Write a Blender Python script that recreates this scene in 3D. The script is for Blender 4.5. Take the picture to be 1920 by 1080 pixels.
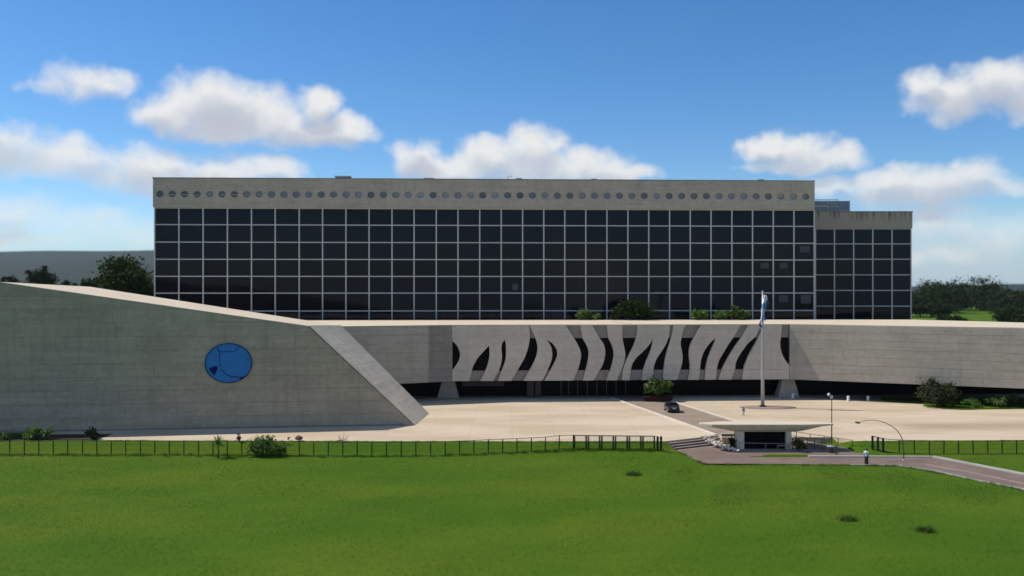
import bpy, bmesh, math, random
import numpy as np
from mathutils import Vector, Matrix

R = math.radians
rng = random.Random(11)
nr = np.random.default_rng(7)
for o in list(bpy.data.objects):
    bpy.data.objects.remove(o)
S = bpy.context.scene
C = S.collection

# ------------------------------------------------------------------ camera
F, H = 1700.0, 18.0                       # focal length in photo pixels, eye height
cam_d = bpy.data.cameras.new('camera')
cam = bpy.data.objects.new('camera', cam_d)
C.objects.link(cam)
cam.location = (0, 0, H)
cam.rotation_euler = (R(90), 0, 0)
cam_d.sensor_width = 36.0
cam_d.lens = 36.0 * F / 1920.0
cam_d.clip_start = 0.5
cam_d.clip_end = 30000
cam_d.dof.use_dof = True
cam_d.dof.focus_distance = 128
cam_d.dof.aperture_fstop = 0.10
S.camera = cam

# ------------------------------------------------------------------ sun, sky
SUN = Vector((-13.2, 3.5, 16.9)).normalized()
EL = math.asin(SUN.z)
AZ = math.atan2(SUN.x, SUN.y)             # from +Y towards +X
sun_d = bpy.data.lights.new('sun', 'SUN')
sun_d.energy = 4.6
sun_d.angle = R(0.53)
sun_d.color = (1.0, 0.93, 0.82)
sun = bpy.data.objects.new('sun', sun_d)
C.objects.link(sun)
sun.rotation_euler = SUN.to_track_quat('Z', 'Y').to_euler()
sun.location = (-200, 60, 250)

S.view_settings.view_transform = 'Standard'
S.view_settings.look = 'None'
S.view_settings.gamma = 1
S.view_settings.exposure = 0.0
S.view_settings.use_curve_mapping = False
S.render.engine = 'CYCLES'
try:
    S.cycles.use_denoising = True
    S.cycles.max_bounces = 6
    S.cycles.diffuse_bounces = 3
    S.cycles.glossy_bounces = 2
    S.cycles.transmission_bounces = 2
    S.cycles.volume_bounces = 0
    S.cycles.transparent_max_bounces = 4
except Exception:
    pass

world = bpy.data.worlds.new('World')
S.world = world
world.use_nodes = True
try:
    world.cycles.sampling_method = 'MANUAL'
    world.cycles.sample_map_resolution = 512
except Exception:
    pass


class NT:
    """thin helper for building node trees"""
    def __init__(s, tree):
        s.t = tree

    def n(s, typ, ins=None, **kw):
        nd = s.t.nodes.new(typ)
        for k, v in kw.items():
            setattr(nd, k, v)
        for k, v in (ins or {}).items():
            if hasattr(v, 'is_output'):
                s.t.links.new(v, nd.inputs[k])
            else:
                nd.inputs[k].default_value = v
        return nd

    def m(s, op, a, b=None, c=None, clamp=False):
        d = {0: a}
        if b is not None:
            d[1] = b
        if c is not None:
            d[2] = c
        return s.n('ShaderNodeMath', d, operation=op, use_clamp=clamp).outputs[0]

    def mix(s, f, a, b, bt='MIX'):
        nd = s.n('ShaderNodeMix', None, data_type='RGBA', blend_type=bt)
        for k, v in ((0, f), (6, a), (7, b)):
            if hasattr(v, 'is_output'):
                s.t.links.new(v, nd.inputs[k])
            else:
                nd.inputs[k].default_value = v
        return nd.outputs[2]

    def sstep(s, v, lo, hi, a=0.0, b=1.0):
        return s.n('ShaderNodeMapRange', {0: v, 1: lo, 2: hi, 3: a, 4: b},
                   interpolation_type='SMOOTHSTEP').outputs[0]

    def noise(s, vec, scale, detail=4, rough=0.55):
        return s.n('ShaderNodeTexNoise', {'Vector': vec, 'Scale': scale, 'Detail': detail,
                                          'Roughness': rough}).outputs[0]


# clouds of the view: centre and half size, in photo pixels, turned into sky angles
CLOUDS = [
    (325, 220, 72, 40), (392, 205, 92, 58), (450, 215, 95, 56), (520, 238, 100, 42), (598, 200, 48, 30),
    (600, 250, 92, 30), (655, 245, 44, 26), (420, 250, 130, 24),
    (150, 158, 86, 40, .55), (205, 158, 50, 32, .6), (95, 168, 60, 20, .4),
    (-10, 268, 140, 56, .7), (130, 300, 160, 48, .75), (290, 322, 145, 44, .8), (420, 328, 120, 36, .85), (515, 320, 58, 26, .85),
    (40, 405, 140, 50, .5), (170, 420, 160, 38, .55), (60, 452, 200, 24, .4), (240, 440, 120, 32, .6),
    (775, 300, 50, 34), (850, 318, 90, 28), (930, 300, 78, 36), (995, 275, 60, 40), (1010, 310, 90, 30),
    (1105, 318, 80, 34), (1165, 330, 60, 18),
    (1440, 278, 42, 26), (1490, 285, 72, 38), (1560, 298, 62, 28), (1505, 312, 100, 16),
    (1560, 352, 80, 22), (1665, 345, 82, 30), (1795, 340, 92, 36), (1720, 365, 150, 24), (1870, 352, 60, 20),
    (1755, 415, 150, 40, .6), (1870, 440, 120, 50, .5), (1770, 475, 140, 34, .5),
    (1730, 165, 42, 34), (1795, 190, 90, 40), (1880, 160, 85, 44), (1950, 185, 60, 50),
]
w = NT(world.node_tree)
world.node_tree.nodes.clear()
gt = bpy.data.node_groups.new('cloud_field', 'ShaderNodeTree')
gt.interface.new_socket(name='Co', in_out='INPUT', socket_type='NodeSocketVector')
gt.interface.new_socket(name='Field', in_out='OUTPUT', socket_type='NodeSocketFloat')
g = NT(gt)
gi = g.n('NodeGroupInput')
acc = None
for (px, py, rx, ry, *wt) in CLOUDS:
    a = math.atan((px - 960) / F)
    k = math.hypot(F, px - 960)
    e = (540 - py) / k
    mp = g.n('ShaderNodeVectorMath', {0: gi.outputs[0], 1: (-a, -e, 0)}, operation='ADD').outputs[0]
    mp = g.n('ShaderNodeVectorMath', {0: mp, 1: (k / rx * math.cos(a) ** -0.5 * .92, k / ry * .92, 0)}, operation='MULTIPLY').outputs[0]
    ln = g.n('ShaderNodeVectorMath', {0: mp, 1: mp}, operation='DOT_PRODUCT').outputs['Value']
    f = g.m('SUBTRACT', wt[0] if wt else 1.0, ln)
    acc = f if acc is None else g.n('ShaderNodeMath', {0: acc, 1: f, 2: 0.35}, operation='SMOOTH_MAX').outputs[0]
go = g.n('NodeGroupOutput')
gt.links.new(acc, go.inputs[0])

tc = w.n('ShaderNodeTexCoord')
dirv = tc.outputs['Generated']
sp = w.n('ShaderNodeSeparateXYZ', {0: dirv})
az = w.m('ARCTAN2', sp.outputs[0], sp.outputs[1])
hyp = w.m('SQRT', w.m('ADD', w.m('POWER', sp.outputs[0], 2), w.m('POWER', sp.outputs[1], 2)))
elv = w.m('ARCTAN2', sp.outputs[2], hyp)
co0 = w.n('ShaderNodeCombineXYZ', {0: az, 1: elv, 2: 0.0}).outputs[0]
wn = w.n('ShaderNodeTexNoise', {'Vector': dirv, 'Scale': 24.0, 'Detail': 5.0}).outputs['Color']
warp = w.n('ShaderNodeVectorMath', {0: w.n('ShaderNodeVectorMath', {0: wn, 1: (.5, .5, .5)}, operation='SUBTRACT').outputs[0],
                                    1: (.052, .034, 0)}, operation='MULTIPLY').outputs[0]
co = w.n('ShaderNodeVectorMath', {0: co0, 1: warp}, operation='ADD').outputs[0]
co_up = w.n('ShaderNodeVectorMath', {0: co, 1: (-.004, .019, 0)}, operation='ADD').outputs[0]


def field(c):
    gn = w.n('ShaderNodeGroup')
    gn.node_tree = gt
    w.t.links.new(c, gn.inputs[0])
    return gn.outputs[0]


n1 = w.noise(dirv, 36.0, 8, 0.6)
n2 = w.noise(dirv, 11.0, 4, 0.55)
f0 = w.m('MAXIMUM', field(co), -1.2)
f_up = w.m('MAXIMUM', field(co_up), -1.2)
dens = w.m('ADD', f0, w.m('MULTIPLY', w.m('SUBTRACT', n1, 0.5), 1.7))
alpha = w.sstep(dens, -0.50, 0.95)
# unseen cumulus over the rest of the sky, cover raised to whiten the ambient light
behind = w.m('MAXIMUM', w.sstep(w.m('ABSOLUTE', az), 0.56, 0.75), w.sstep(elv, 0.34, 0.5))
n3 = w.noise(dirv, 4.5, 6, 0.6)
al2 = w.m('MULTIPLY', w.m('MULTIPLY', w.sstep(n3, 0.50, 0.66), behind), 0.9)
# thin milky veil low down on both sides
thin = w.m('MULTIPLY', w.sstep(elv, 0.155, 0.06), w.sstep(n2, 0.62, 0.36))
alpha = w.m('MULTIPLY', alpha, w.m('SUBTRACT', 1.0, w.m('MULTIPLY', thin, 0.55)))
alpha = w.m('MAXIMUM', alpha, al2)
shade = w.sstep(w.m('ADD', f_up, w.m('MULTIPLY', w.m('SUBTRACT', n2, 0.5), 2.2)), -0.1, 1.05)
ccol = w.mix(shade, (6.9, 6.9, 6.8, 1), (4.2, 4.5, 5.1, 1))
sky = w.n('ShaderNodeTexSky', sky_type='NISHITA')
sky.sun_disc = False
sky.sun_elevation = EL
sky.sun_rotation = AZ
sky.altitude = 1100
sky.air_density = 1.0
sky.dust_density = 0.35
sky.ozone_density = 2.2
hs = w.n('ShaderNodeHueSaturation', {'Saturation': 1.28, 'Value': 0.98, 'Color': sky.outputs[0]}).outputs[0]
hs = w.mix(1.0, hs, (0.83, 0.96, 1.07, 1), 'MULTIPLY')
hs = w.mix(w.sstep(elv, 0.075, -0.01, 0.0, 0.75), hs, (3.0, 4.1, 5.5, 1))
colr = w.mix(w.m('MULTIPLY', alpha, 0.96), hs, ccol)
bg = w.n('ShaderNodeBackground', {'Color': colr, 'Strength': 0.125})
wo = w.n('ShaderNodeOutputWorld')
w.t.links.new(bg.outputs[0], wo.inputs[0])


# ------------------------------------------------------------------ materials
def mat_new(name):
    m = bpy.data.materials.new(name)
    m.use_nodes = True
    m.node_tree.nodes.clear()
    t = NT(m.node_tree)
    return m, t


def finish(m, t, col, rough=0.85, spec=0.3, bump=None, bstr=0.3, bdist=0.02, metal=0.0, extra=None):
    ins = {'Base Color': col, 'Roughness': rough, 'Specular IOR Level': spec, 'Metallic': metal}
    if bump is not None:
        b = t.n('ShaderNodeBump', {'Height': bump, 'Strength': bstr, 'Distance': bdist})
        ins['Normal'] = b.outputs[0]
    p = t.n('ShaderNodeBsdfPrincipled', ins)
    out = p.outputs[0]
    if extra:
        out = extra(t, out)
    o = t.n('ShaderNodeOutputMaterial')
    t.t.links.new(out, o.inputs[0])
    return m


def c4(c):
    return (c[0], c[1], c[2], 1.0)


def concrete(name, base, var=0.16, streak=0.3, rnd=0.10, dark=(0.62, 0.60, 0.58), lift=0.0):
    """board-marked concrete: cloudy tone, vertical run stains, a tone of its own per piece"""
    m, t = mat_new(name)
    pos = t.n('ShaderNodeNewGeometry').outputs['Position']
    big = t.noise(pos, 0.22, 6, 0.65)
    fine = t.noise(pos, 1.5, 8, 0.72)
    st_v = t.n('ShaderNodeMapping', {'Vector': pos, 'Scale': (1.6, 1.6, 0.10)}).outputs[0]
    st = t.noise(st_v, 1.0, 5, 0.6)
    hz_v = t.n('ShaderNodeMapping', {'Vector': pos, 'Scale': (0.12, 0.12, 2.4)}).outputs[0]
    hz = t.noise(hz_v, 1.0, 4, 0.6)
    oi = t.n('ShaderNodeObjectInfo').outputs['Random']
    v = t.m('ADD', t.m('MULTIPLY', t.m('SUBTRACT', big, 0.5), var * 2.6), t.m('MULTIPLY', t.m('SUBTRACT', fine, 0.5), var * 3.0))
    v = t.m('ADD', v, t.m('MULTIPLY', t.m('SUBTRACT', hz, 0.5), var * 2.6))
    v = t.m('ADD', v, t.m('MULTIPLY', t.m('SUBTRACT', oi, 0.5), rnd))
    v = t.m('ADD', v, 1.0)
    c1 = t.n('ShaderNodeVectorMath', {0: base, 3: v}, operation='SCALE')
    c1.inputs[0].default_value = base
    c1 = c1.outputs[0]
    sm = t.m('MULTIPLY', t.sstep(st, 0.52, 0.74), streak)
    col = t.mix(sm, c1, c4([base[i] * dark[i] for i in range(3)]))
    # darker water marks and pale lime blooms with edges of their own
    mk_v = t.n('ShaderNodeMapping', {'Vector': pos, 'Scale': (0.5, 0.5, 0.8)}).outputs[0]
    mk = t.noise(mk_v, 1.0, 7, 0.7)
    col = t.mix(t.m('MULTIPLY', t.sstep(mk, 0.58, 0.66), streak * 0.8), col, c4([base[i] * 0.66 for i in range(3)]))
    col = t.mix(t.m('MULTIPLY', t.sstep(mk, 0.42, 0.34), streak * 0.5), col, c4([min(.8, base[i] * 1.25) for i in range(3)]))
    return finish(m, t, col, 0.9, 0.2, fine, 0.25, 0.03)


M = {}
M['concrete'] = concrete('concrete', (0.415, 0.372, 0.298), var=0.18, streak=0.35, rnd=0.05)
M['concrete_wing'] = concrete('concrete_wing', (0.43, 0.345, 0.245), var=0.20, streak=0.35, rnd=0.06)
M['concrete_fin'] = concrete('concrete_fin', (0.56, 0.485, 0.395), var=0.15, rnd=0.04, streak=0.3)
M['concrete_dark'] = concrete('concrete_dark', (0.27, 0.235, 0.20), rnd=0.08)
M['concrete_joint'] = concrete('concrete_joint', (0.20, 0.17, 0.13))
M['concrete_roof'] = concrete('concrete_roof', (0.60, 0.51, 0.385), var=0.08, streak=0.05, rnd=0.0)
M['concrete_end'] = concrete('concrete_end', (0.70, 0.585, 0.43), var=0.18, streak=0.5)  # paler than the wing walls: the end face's grazing sun is painted in
M['concrete_band'] = concrete('concrete_band', (0.45, 0.38, 0.295), var=0.17, streak=0.4, rnd=0.0)


def annex_band():
    m, t = mat_new('concrete_stained')
    pos = t.n('ShaderNodeNewGeometry').outputs['Position']
    fine = t.noise(pos, 1.4, 6, 0.65)
    sv = t.n('ShaderNodeMapping', {'Vector': pos, 'Scale': (1.3, 1.3, 0.05)}).outputs[0]
    st = t.noise(sv, 1.2, 5, 0.65)
    z = t.n('ShaderNodeSeparateXYZ', {0: pos}).outputs[2]
    run = t.m('MULTIPLY', t.sstep(st, 0.47, 0.68), t.sstep(t.m('ADD', z, t.m('MULTIPLY', fine, 2.0)), 32.2, 34.6))
    base = t.mix(t.m('MULTIPLY', fine, 0.5), c4((0.42, 0.36, 0.28)), c4((0.30, 0.26, 0.205)))
    col = t.mix(t.m('MULTIPLY', run, 0.85), base, c4((0.035, 0.032, 0.03)))
    return finish(m, t, col, 0.9, 0.2, fine, 0.2, 0.03)


M['stained'] = annex_band()


def plain(name, col, rough=0.5, spec=0.4, metal=0.0, var=0.12, scale=3.0, rnd=0.0):
    m, t = mat_new(name)
    pos = t.n('ShaderNodeNewGeometry').outputs['Position']
    nz = t.noise(pos, scale, 5, 0.6)
    v = t.m('ADD', 1.0, t.m('MULTIPLY', t.m('SUBTRACT', nz, 0.5), var * 2))
    if rnd:
        oi = t.n('ShaderNodeObjectInfo').outputs['Random']
        v = t.m('ADD', v, t.m('MULTIPLY', t.m('SUBTRACT', oi, 0.5), rnd))
    c = t.n('ShaderNodeVectorMath', {3: v}, operation='SCALE')
    c.inputs[0].default_value = col
    return finish(m, t, c.outputs[0], rough, spec, nz, 0.08, 0.01, metal)


M['alu'] = plain('aluminium', (0.60, 0.57, 0.525), 0.45, 0.5, 0.0, 0.08)
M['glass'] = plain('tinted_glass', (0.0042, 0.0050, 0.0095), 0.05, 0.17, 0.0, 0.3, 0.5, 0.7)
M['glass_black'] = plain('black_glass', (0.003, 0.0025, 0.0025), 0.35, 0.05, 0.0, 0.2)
M['dim_concrete'] = concrete('shade_painted_concrete', (0.075, 0.062, 0.055))  # columns and beam darkened in colour to carry the shade under the building
M['dim'] = plain('painted_interior_shade', (0.010, 0.008, 0.007), 0.9, 0.05)  # near-black colour puts deep shade into the soffit and inner walls
M['round_glass'] = plain('round_glass', (0.20, 0.225, 0.245), 0.25, 0.5, 0.0, 0.25, 1.0, 1.1)
M['blind'] = plain('pale_blind', (0.36, 0.34, 0.31), 0.7, 0.2)
M['paper'] = plain('grey_sheet', (0.05, 0.052, 0.058), 0.5, 0.3)
M['tarp'] = None
M['white'] = plain('white_paint', (0.74, 0.73, 0.70), 0.6, 0.3, 0.0, 0.08)
M['black'] = plain('black_paint', (0.012, 0.012, 0.012), 0.5, 0.3)
M['fence_green'] = plain('dark_green_paint', (0.008, 0.012, 0.010), 0.5, 0.3)
M['rail'] = plain('rail_brown_metal', (0.06, 0.045, 0.04), 0.5, 0.4)
M['pale_rail'] = plain('pale_metal', (0.30, 0.31, 0.30), 0.5, 0.4)
M['steel'] = plain('galvanised_steel', (0.40, 0.40, 0.41), 0.4, 0.5, 0.3)
M['louvre'] = plain('blue_grey_sheet_metal', (0.20, 0.25, 0.28), 0.5, 0.4, 0.0, 0.15, 0.8)
M['terracotta'] = plain('red_planter', (0.045, 0.014, 0.010), 0.8, 0.2)  # red darkened so the planter's shade sits in its colour
M['bark'] = plain('bark', (0.075, 0.055, 0.04), 0.9, 0.1, 0.0, 0.4, 4.0)
M['rock'] = plain('brown_rock', (0.13, 0.085, 0.065), 0.9, 0.2, 0.0, 0.4, 4.0)
M['pale_stone'] = plain('pale_stone', (0.62, 0.58, 0.51), 0.9, 0.2, 0.0, 0.25, 3.0, 0.3)
M['skin'] = plain('skin', (0.30, 0.17, 0.11), 0.6, 0.3)
M['hair'] = plain('dark_hair', (0.012, 0.010, 0.009), 0.6, 0.3)
M['shirt'] = plain('white_cloth', (0.66, 0.66, 0.70), 0.9, 0.1)
M['print'] = plain('blue_print', (0.03, 0.04, 0.28), 0.8, 0.1)
M['skirt'] = plain('dark_cloth', (0.035, 0.030, 0.033), 0.9, 0.1)
M['lilac'] = plain('lilac_cloth', (0.20, 0.17, 0.24), 0.9, 0.1)
M['pale_cloth'] = plain('pale_cloth', (0.52, 0.49, 0.42), 0.9, 0.1)
M['car'] = plain('dark_car_paint', (0.012, 0.013, 0.017), 0.12, 0.6, 0.0, 0.05)
M['car_glass'] = plain('car_glass', (0.012, 0.014, 0.017), 0.04, 0.8)
M['tyre'] = plain('tyre_rubber', (0.015, 0.015, 0.015), 0.9, 0.2)
M['tail'] = plain('tail_lamp_red', (0.22, 0.012, 0.01), 0.2, 0.5)
M['chrome'] = plain('bright_metal', (0.62, 0.62, 0.64), 0.22, 0.5, 0.7)
M['flag_blue'] = plain('flag_blue', (0.13, 0.30, 0.62), 0.9, 0.1)
M['flag_white'] = plain('flag_white', (0.66, 0.70, 0.76), 0.9, 0.1)
M['flag_green'] = plain('flag_green', (0.06, 0.20, 0.10), 0.9, 0.1)
M['flag_navy'] = plain('flag_navy', (0.04, 0.045, 0.16), 0.9, 0.1)


def tarp():
    m, t = mat_new('blue_tarpaulin')
    pos = t.n('ShaderNodeNewGeometry').outputs['Position']
    nz = t.noise(pos, 0.7, 4, 0.5)
    n2_ = t.noise(pos, 5.0, 3, 0.5)
    col = t.mix(nz, c4((0.018, 0.160, 0.45)), c4((0.030, 0.215, 0.53)))
    h = t.m('ADD', nz, t.m('MULTIPLY', n2_, 0.1))
    return finish(m, t, col, 0.5, 0.35, h, 0.6, 0.3)


M['tarp'] = tarp()
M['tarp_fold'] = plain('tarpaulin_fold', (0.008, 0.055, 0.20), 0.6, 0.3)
M['hole'] = plain('tear_and_rim_shade', (0.006, 0.016, 0.10), 0.8, 0.1)


def paving():
    m, t = mat_new('plaza_paving')
    pos = t.n('ShaderNodeNewGeometry').outputs['Position']
    a = t.noise(t.n('ShaderNodeMapping', {'Vector': pos, 'Scale': (0.05, 0.16, 0.1), 'Rotation': (0, 0, 0.08)}).outputs[0], 1.0, 6, 0.62)
    b = t.noise(pos, 1.2, 6, 0.7)
    d = t.noise(t.n('ShaderNodeMapping', {'Vector': pos, 'Scale': (0.10, 0.9, 0.1), 'Rotation': (0, 0, -0.05)}).outputs[0], 1.0, 5, 0.6)
    col = t.mix(t.sstep(a, 0.34, 0.66), c4((0.575, 0.48, 0.355)), c4((0.475, 0.375, 0.255)))
    col = t.mix(t.m('MULTIPLY', t.sstep(d, 0.55, 0.78), 0.4), col, c4((0.42, 0.335, 0.24)))
    col = t.mix(t.m('MULTIPLY', t.sstep(b, 0.50, 0.8), 0.3), col, c4((0.62, 0.54, 0.42)))
    # expansion joints of the cast slabs
    br = t.n('ShaderNodeTexBrick', {'Vector': pos, 'Color1': (1, 1, 1, 1), 'Color2': (.95, .95, .95, 1), 'Mortar': (.72, .70, .68, 1),
                                    'Scale': 1.0, 'Mortar Size': 0.025, 'Brick Width': 5.2, 'Row Height': 5.2}, offset=0.0).outputs[0]
    col = t.mix(0.85, col, t.mix(1.0, col, br, 'MULTIPLY'))
    # worn brown wheel track towards the right-hand side
    sp_ = t.n('ShaderNodeSeparateXYZ', {0: pos})
    tr = t.m('SUBTRACT', 1.0, t.m('ABSOLUTE', t.m('DIVIDE', t.m('SUBTRACT', sp_.outputs[1], 117.5), 4.5)), clamp=True)
    tr = t.m('MULTIPLY', t.sstep(tr, 0.0, 0.8), t.sstep(t.m('ADD', sp_.outputs[0], t.m('MULTIPLY', a, 12)), 52, 62))
    col = t.mix(t.m('MULTIPLY', tr, 0.6), col, c4((0.30, 0.225, 0.15)))
    return finish(m, t, col, 0.9, 0.25, b, 0.25, 0.02)


def road(name, c1, c2, sc=0.35):
    m, t = mat_new(name)
    pos = t.n('ShaderNodeNewGeometry').outputs['Position']
    a = t.noise(pos, sc, 6, 0.65)
    b = t.noise(pos, 6.0, 5, 0.7)
    col = t.mix(t.sstep(a, 0.3, 0.7), c4(c1), c4(c2))
    v = t.m('ADD', 0.8, t.m('MULTIPLY', b, 0.4))
    s_ = t.n('ShaderNodeVectorMath', {0: col, 3: v}, operation='SCALE').outputs[0]
    return finish(m, t, s_, 0.92, 0.2, b, 0.3, 0.02)


M['paving'] = paving()
M['driveway'] = road('driveway_surface', (0.31, 0.245, 0.185), (0.245, 0.19, 0.148))
M['path'] = road('brown_path', (0.205, 0.150, 0.122), (0.155, 0.115, 0.098))
M['kerb'] = road('kerb_paint', (0.66, 0.60, 0.52), (0.54, 0.49, 0.42), 1.0)
M['kerb_grey'] = road('kerb_concrete', (0.42, 0.42, 0.38), (0.33, 0.33, 0.30), 1.0)
M['soil'] = road('dark_soil', (0.05, 0.035, 0.025), (0.03, 0.022, 0.016))


def grass_ground():
    m, t = mat_new('lawn')
    pos = t.n('ShaderNodeNewGeometry').outputs['Position']
    a = t.noise(t.n('ShaderNodeMapping', {'Vector': pos, 'Scale': (0.045, 0.11, 0.1)}).outputs[0], 1.0, 6, 0.6)
    b = t.noise(pos, 1.3, 6, 0.7)
    d = t.noise(pos, 9.0, 4, 0.7)
    col = t.mix(t.sstep(a, 0.36, 0.66), c4((0.052, 0.118, 0.004)), c4((0.082, 0.138, 0.007)))
    col = t.mix(t.m('MULTIPLY', t.sstep(b, 0.5, 0.85), 0.35), col, c4((0.038, 0.085, 0.004)))
    col = t.mix(t.m('MULTIPLY', t.sstep(d, 0.5, 0.8), 0.4), col, c4((0.120, 0.155, 0.012)))
    h = t.m('ADD', t.m('MULTIPLY', b, 0.6), t.m('MULTIPLY', d, 0.4))
    return finish(m, t, col, 0.95, 0.1, h, 0.9, 0.12)


def leafy(name, c1, c2, c3, trans=0.25):
    m, t = mat_new(name)
    geo = t.n('ShaderNodeNewGeometry')
    rnd = geo.outputs['Random Per Island']
    nz = t.noise(geo.outputs['Position'], 0.12 if name == 'grass_blade' else 0.9, 5, 0.6)
    col = t.mix(rnd, c4(c1), c4(c2))
    col = t.mix(t.sstep(nz, 0.45, 0.7), col, c4(c3))

    def ex(t, out):
        tr = t.n('ShaderNodeBsdfTranslucent', {'Color': col})
        mx = t.n('ShaderNodeMixShader', {0: trans, 1: out, 2: tr.outputs[0]})
        return mx.outputs[0]
    return finish(m, t, col, 0.55, 0.06 if 'dark' in name or 'far' in name else 0.3, extra=ex)


M['lawn'] = grass_ground()
M['blade'] = leafy('grass_blade', (0.056, 0.126, 0.004), (0.098, 0.165, 0.009), (0.076, 0.134, 0.007), 0.3)
M['leaf_dark'] = leafy('leaf_dark', (0.013, 0.027, 0.005), (0.030, 0.050, 0.009), (0.018, 0.032, 0.006), 0.10)
M['leaf_mid'] = leafy('leaf_mid', (0.042, 0.085, 0.010), (0.095, 0.155, 0.020), (0.060, 0.105, 0.012))
M['leaf_light'] = leafy('leaf_light', (0.075, 0.155, 0.020), (0.14, 0.22, 0.04), (0.10, 0.18, 0.03), 0.38)
M['leaf_olive'] = leafy('leaf_olive', (0.026, 0.040, 0.011), (0.055, 0.066, 0.020), (0.038, 0.040, 0.016))
M['leaf_far'] = leafy('leaf_far', (0.026, 0.042, 0.008), (0.052, 0.075, 0.014), (0.034, 0.050, 0.010), 0.12)
M['leaf_red'] = leafy('leaf_red', (0.12, 0.05, 0.02), (0.16, 0.08, 0.03), (0.12, 0.06, 0.02))
M['hill'] = road('hill_scrub', (0.008, 0.021, 0.014), (0.013, 0.028, 0.017), 0.004)


# ------------------------------------------------------------------ mesh helpers
class MB:
    def __init__(s):
        s.v, s.f = [], []

    def add(s, vs, fs):
        k = len(s.v)
        s.v += [tuple(p) for p in vs]
        s.f += [tuple(i + k for i in f) for f in fs]
        return s

    def box(s, x0, x1, y0, y1, z0, z1):
        return s.add([(x0, y0, z0), (x1, y0, z0), (x1, y1, z0), (x0, y1, z0), (x0, y0, z1), (x1, y0, z1), (x1, y1, z1), (x0, y1, z1)],
                     [(3, 2, 1, 0), (4, 5, 6, 7), (0, 1, 5, 4), (1, 2, 6, 5), (2, 3, 7, 6), (3, 0, 4, 7)])

    def prism(s, bot, top):
        n = len(bot)
        fs = [tuple(range(n - 1, -1, -1)), tuple(range(n, 2 * n))]
        for i in range(n):
            j = (i + 1) % n
            fs.append((i, j, n + j, n + i))
        return s.add(list(bot) + list(top), fs)

    def slab(s, poly, z0, z1):
        return s.prism([(p[0], p[1], z0) for p in poly], [(p[0], p[1], z1) for p in poly])

    def tube(s, pts, rad, n=8, cap=True):
        pts = [Vector(p) for p in pts]
        if not hasattr(rad, '__len__'):
            rad = [rad] * len(pts)
        rings = []
        up = Vector((0.13, 0.97, 0.21))
        for i, p in enumerate(pts):
            d = (pts[min(i + 1, len(pts) - 1)] - pts[max(i - 1, 0)]).normalized()
            u = d.cross(up)
            if u.length < 1e-3:
                u = d.cross(Vector((1, 0, 0)))
            u.normalize()
            v = d.cross(u)
            rings.append([p + (u * math.cos(2 * math.pi * k / n) + v * math.sin(2 * math.pi * k / n)) * rad[i] for k in range(n)])
        vs = [q for r in rings for q in r]
        fs = []
        for i in range(len(pts) - 1):
            for k in range(n):
                k2 = (k + 1) % n
                fs.append((i * n + k, i * n + k2, (i + 1) * n + k2, (i + 1) * n + k))
        if cap:
            fs.append(tuple(range(n - 1, -1, -1)))
            fs.append(tuple((len(pts) - 1) * n + k for k in range(n)))
        return s.add(vs, fs)

    def lathe(s, c, prof, n=16):
        vs, fs = [], []
        for (r, z) in prof:
            for k in range(n):
                a = 2 * math.pi * k / n
                vs.append((c[0] + r * math.cos(a), c[1] + r * math.sin(a), c[2] + z))
        for i in range(len(prof) - 1):
            for k in range(n):
                k2 = (k + 1) % n
                fs.append((i * n + k, i * n + k2, (i + 1) * n + k2, (i + 1) * n + k))
        fs.append(tuple(range(n - 1, -1, -1)))
        fs.append(tuple((len(prof) - 1) * n + k for k in range(n)))
        return s.add(vs, fs)


def origin(o):
    v = Vector((0, 0, 0))
    while o is not None:
        v += o.location
        o = o.parent
    return v


def obj(name, mb, mat, parent=None, local=False, smooth=False, bevel=0.0):
    """link one mesh object; vertices are given in world space unless local"""
    me = bpy.data.meshes.new(name)
    off = Vector((0, 0, 0)) if (local or parent is None) else origin(parent)
    me.from_pydata([(p[0] - off.x, p[1] - off.y, p[2] - off.z) for p in mb.v], [], mb.f)
    bm = bmesh.new()
    bm.from_mesh(me)
    bmesh.ops.recalc_face_normals(bm, faces=bm.faces)
    if bevel:
        bmesh.ops.bevel(bm, geom=list(bm.edges), offset=bevel, segments=2, affect='EDGES', profile=0.6)
    bm.to_mesh(me)
    bm.free()
    if smooth:
        for p in me.polygons:
            p.use_smooth = True
    me.materials.append(mat)
    o = bpy.data.objects.new(name, me)
    C.objects.link(o)
    if parent is not None:
        o.parent = parent
    return o


def inst(name, me, parent, loc, scale=(1, 1, 1), rot=(0, 0, 0)):
    o = bpy.data.objects.new(name, me)
    C.objects.link(o)
    o.parent = parent
    o.location = loc
    o.scale = scale
    o.rotation_euler = rot
    return o


def tag(o, label, cat, group=None):
    o['label'] = label
    o['category'] = cat
    if group:
        o['group'] = group
    return o


def thing(name, label, cat, loc=(0, 0, 0), group=None, rz=0.0):
    o = bpy.data.objects.new(name, None)
    o.empty_display_size = 0.5
    C.objects.link(o)
    o.location = loc
    o.rotation_euler = (0, 0, rz)
    return tag(o, label, cat, group)


def copy_tree(o, parent=None):
    c = o.copy()
    C.objects.link(c)
    c.parent = parent
    for ch in list(o.children):
        copy_tree(ch, c)
    return c


def struct(o):
    o['kind'] = 'structure'
    return o


# ------------------------------------------------------------------ places: photo pixel -> ground or wall
def sst(x, a, b):
    t = min(1.0, max(0.0, (x - a) / (b - a)))
    return t * t * (3 - 2 * t)


LOW = -0.8


def height(x, y):
    k = sst(x, 17.6, 19.6) * (1 - sst(x, 38.3, 40.0))
    y1 = 106.0 + 3.7 * k + 1.5 * sst(x, 20.0, 24.0) * (1 - sst(x, 26.2, 27.6))
    wdt = 4.0 - 3.2 * k
    return LOW * (1 - sst(y, y1 - wdt, y1))


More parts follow.
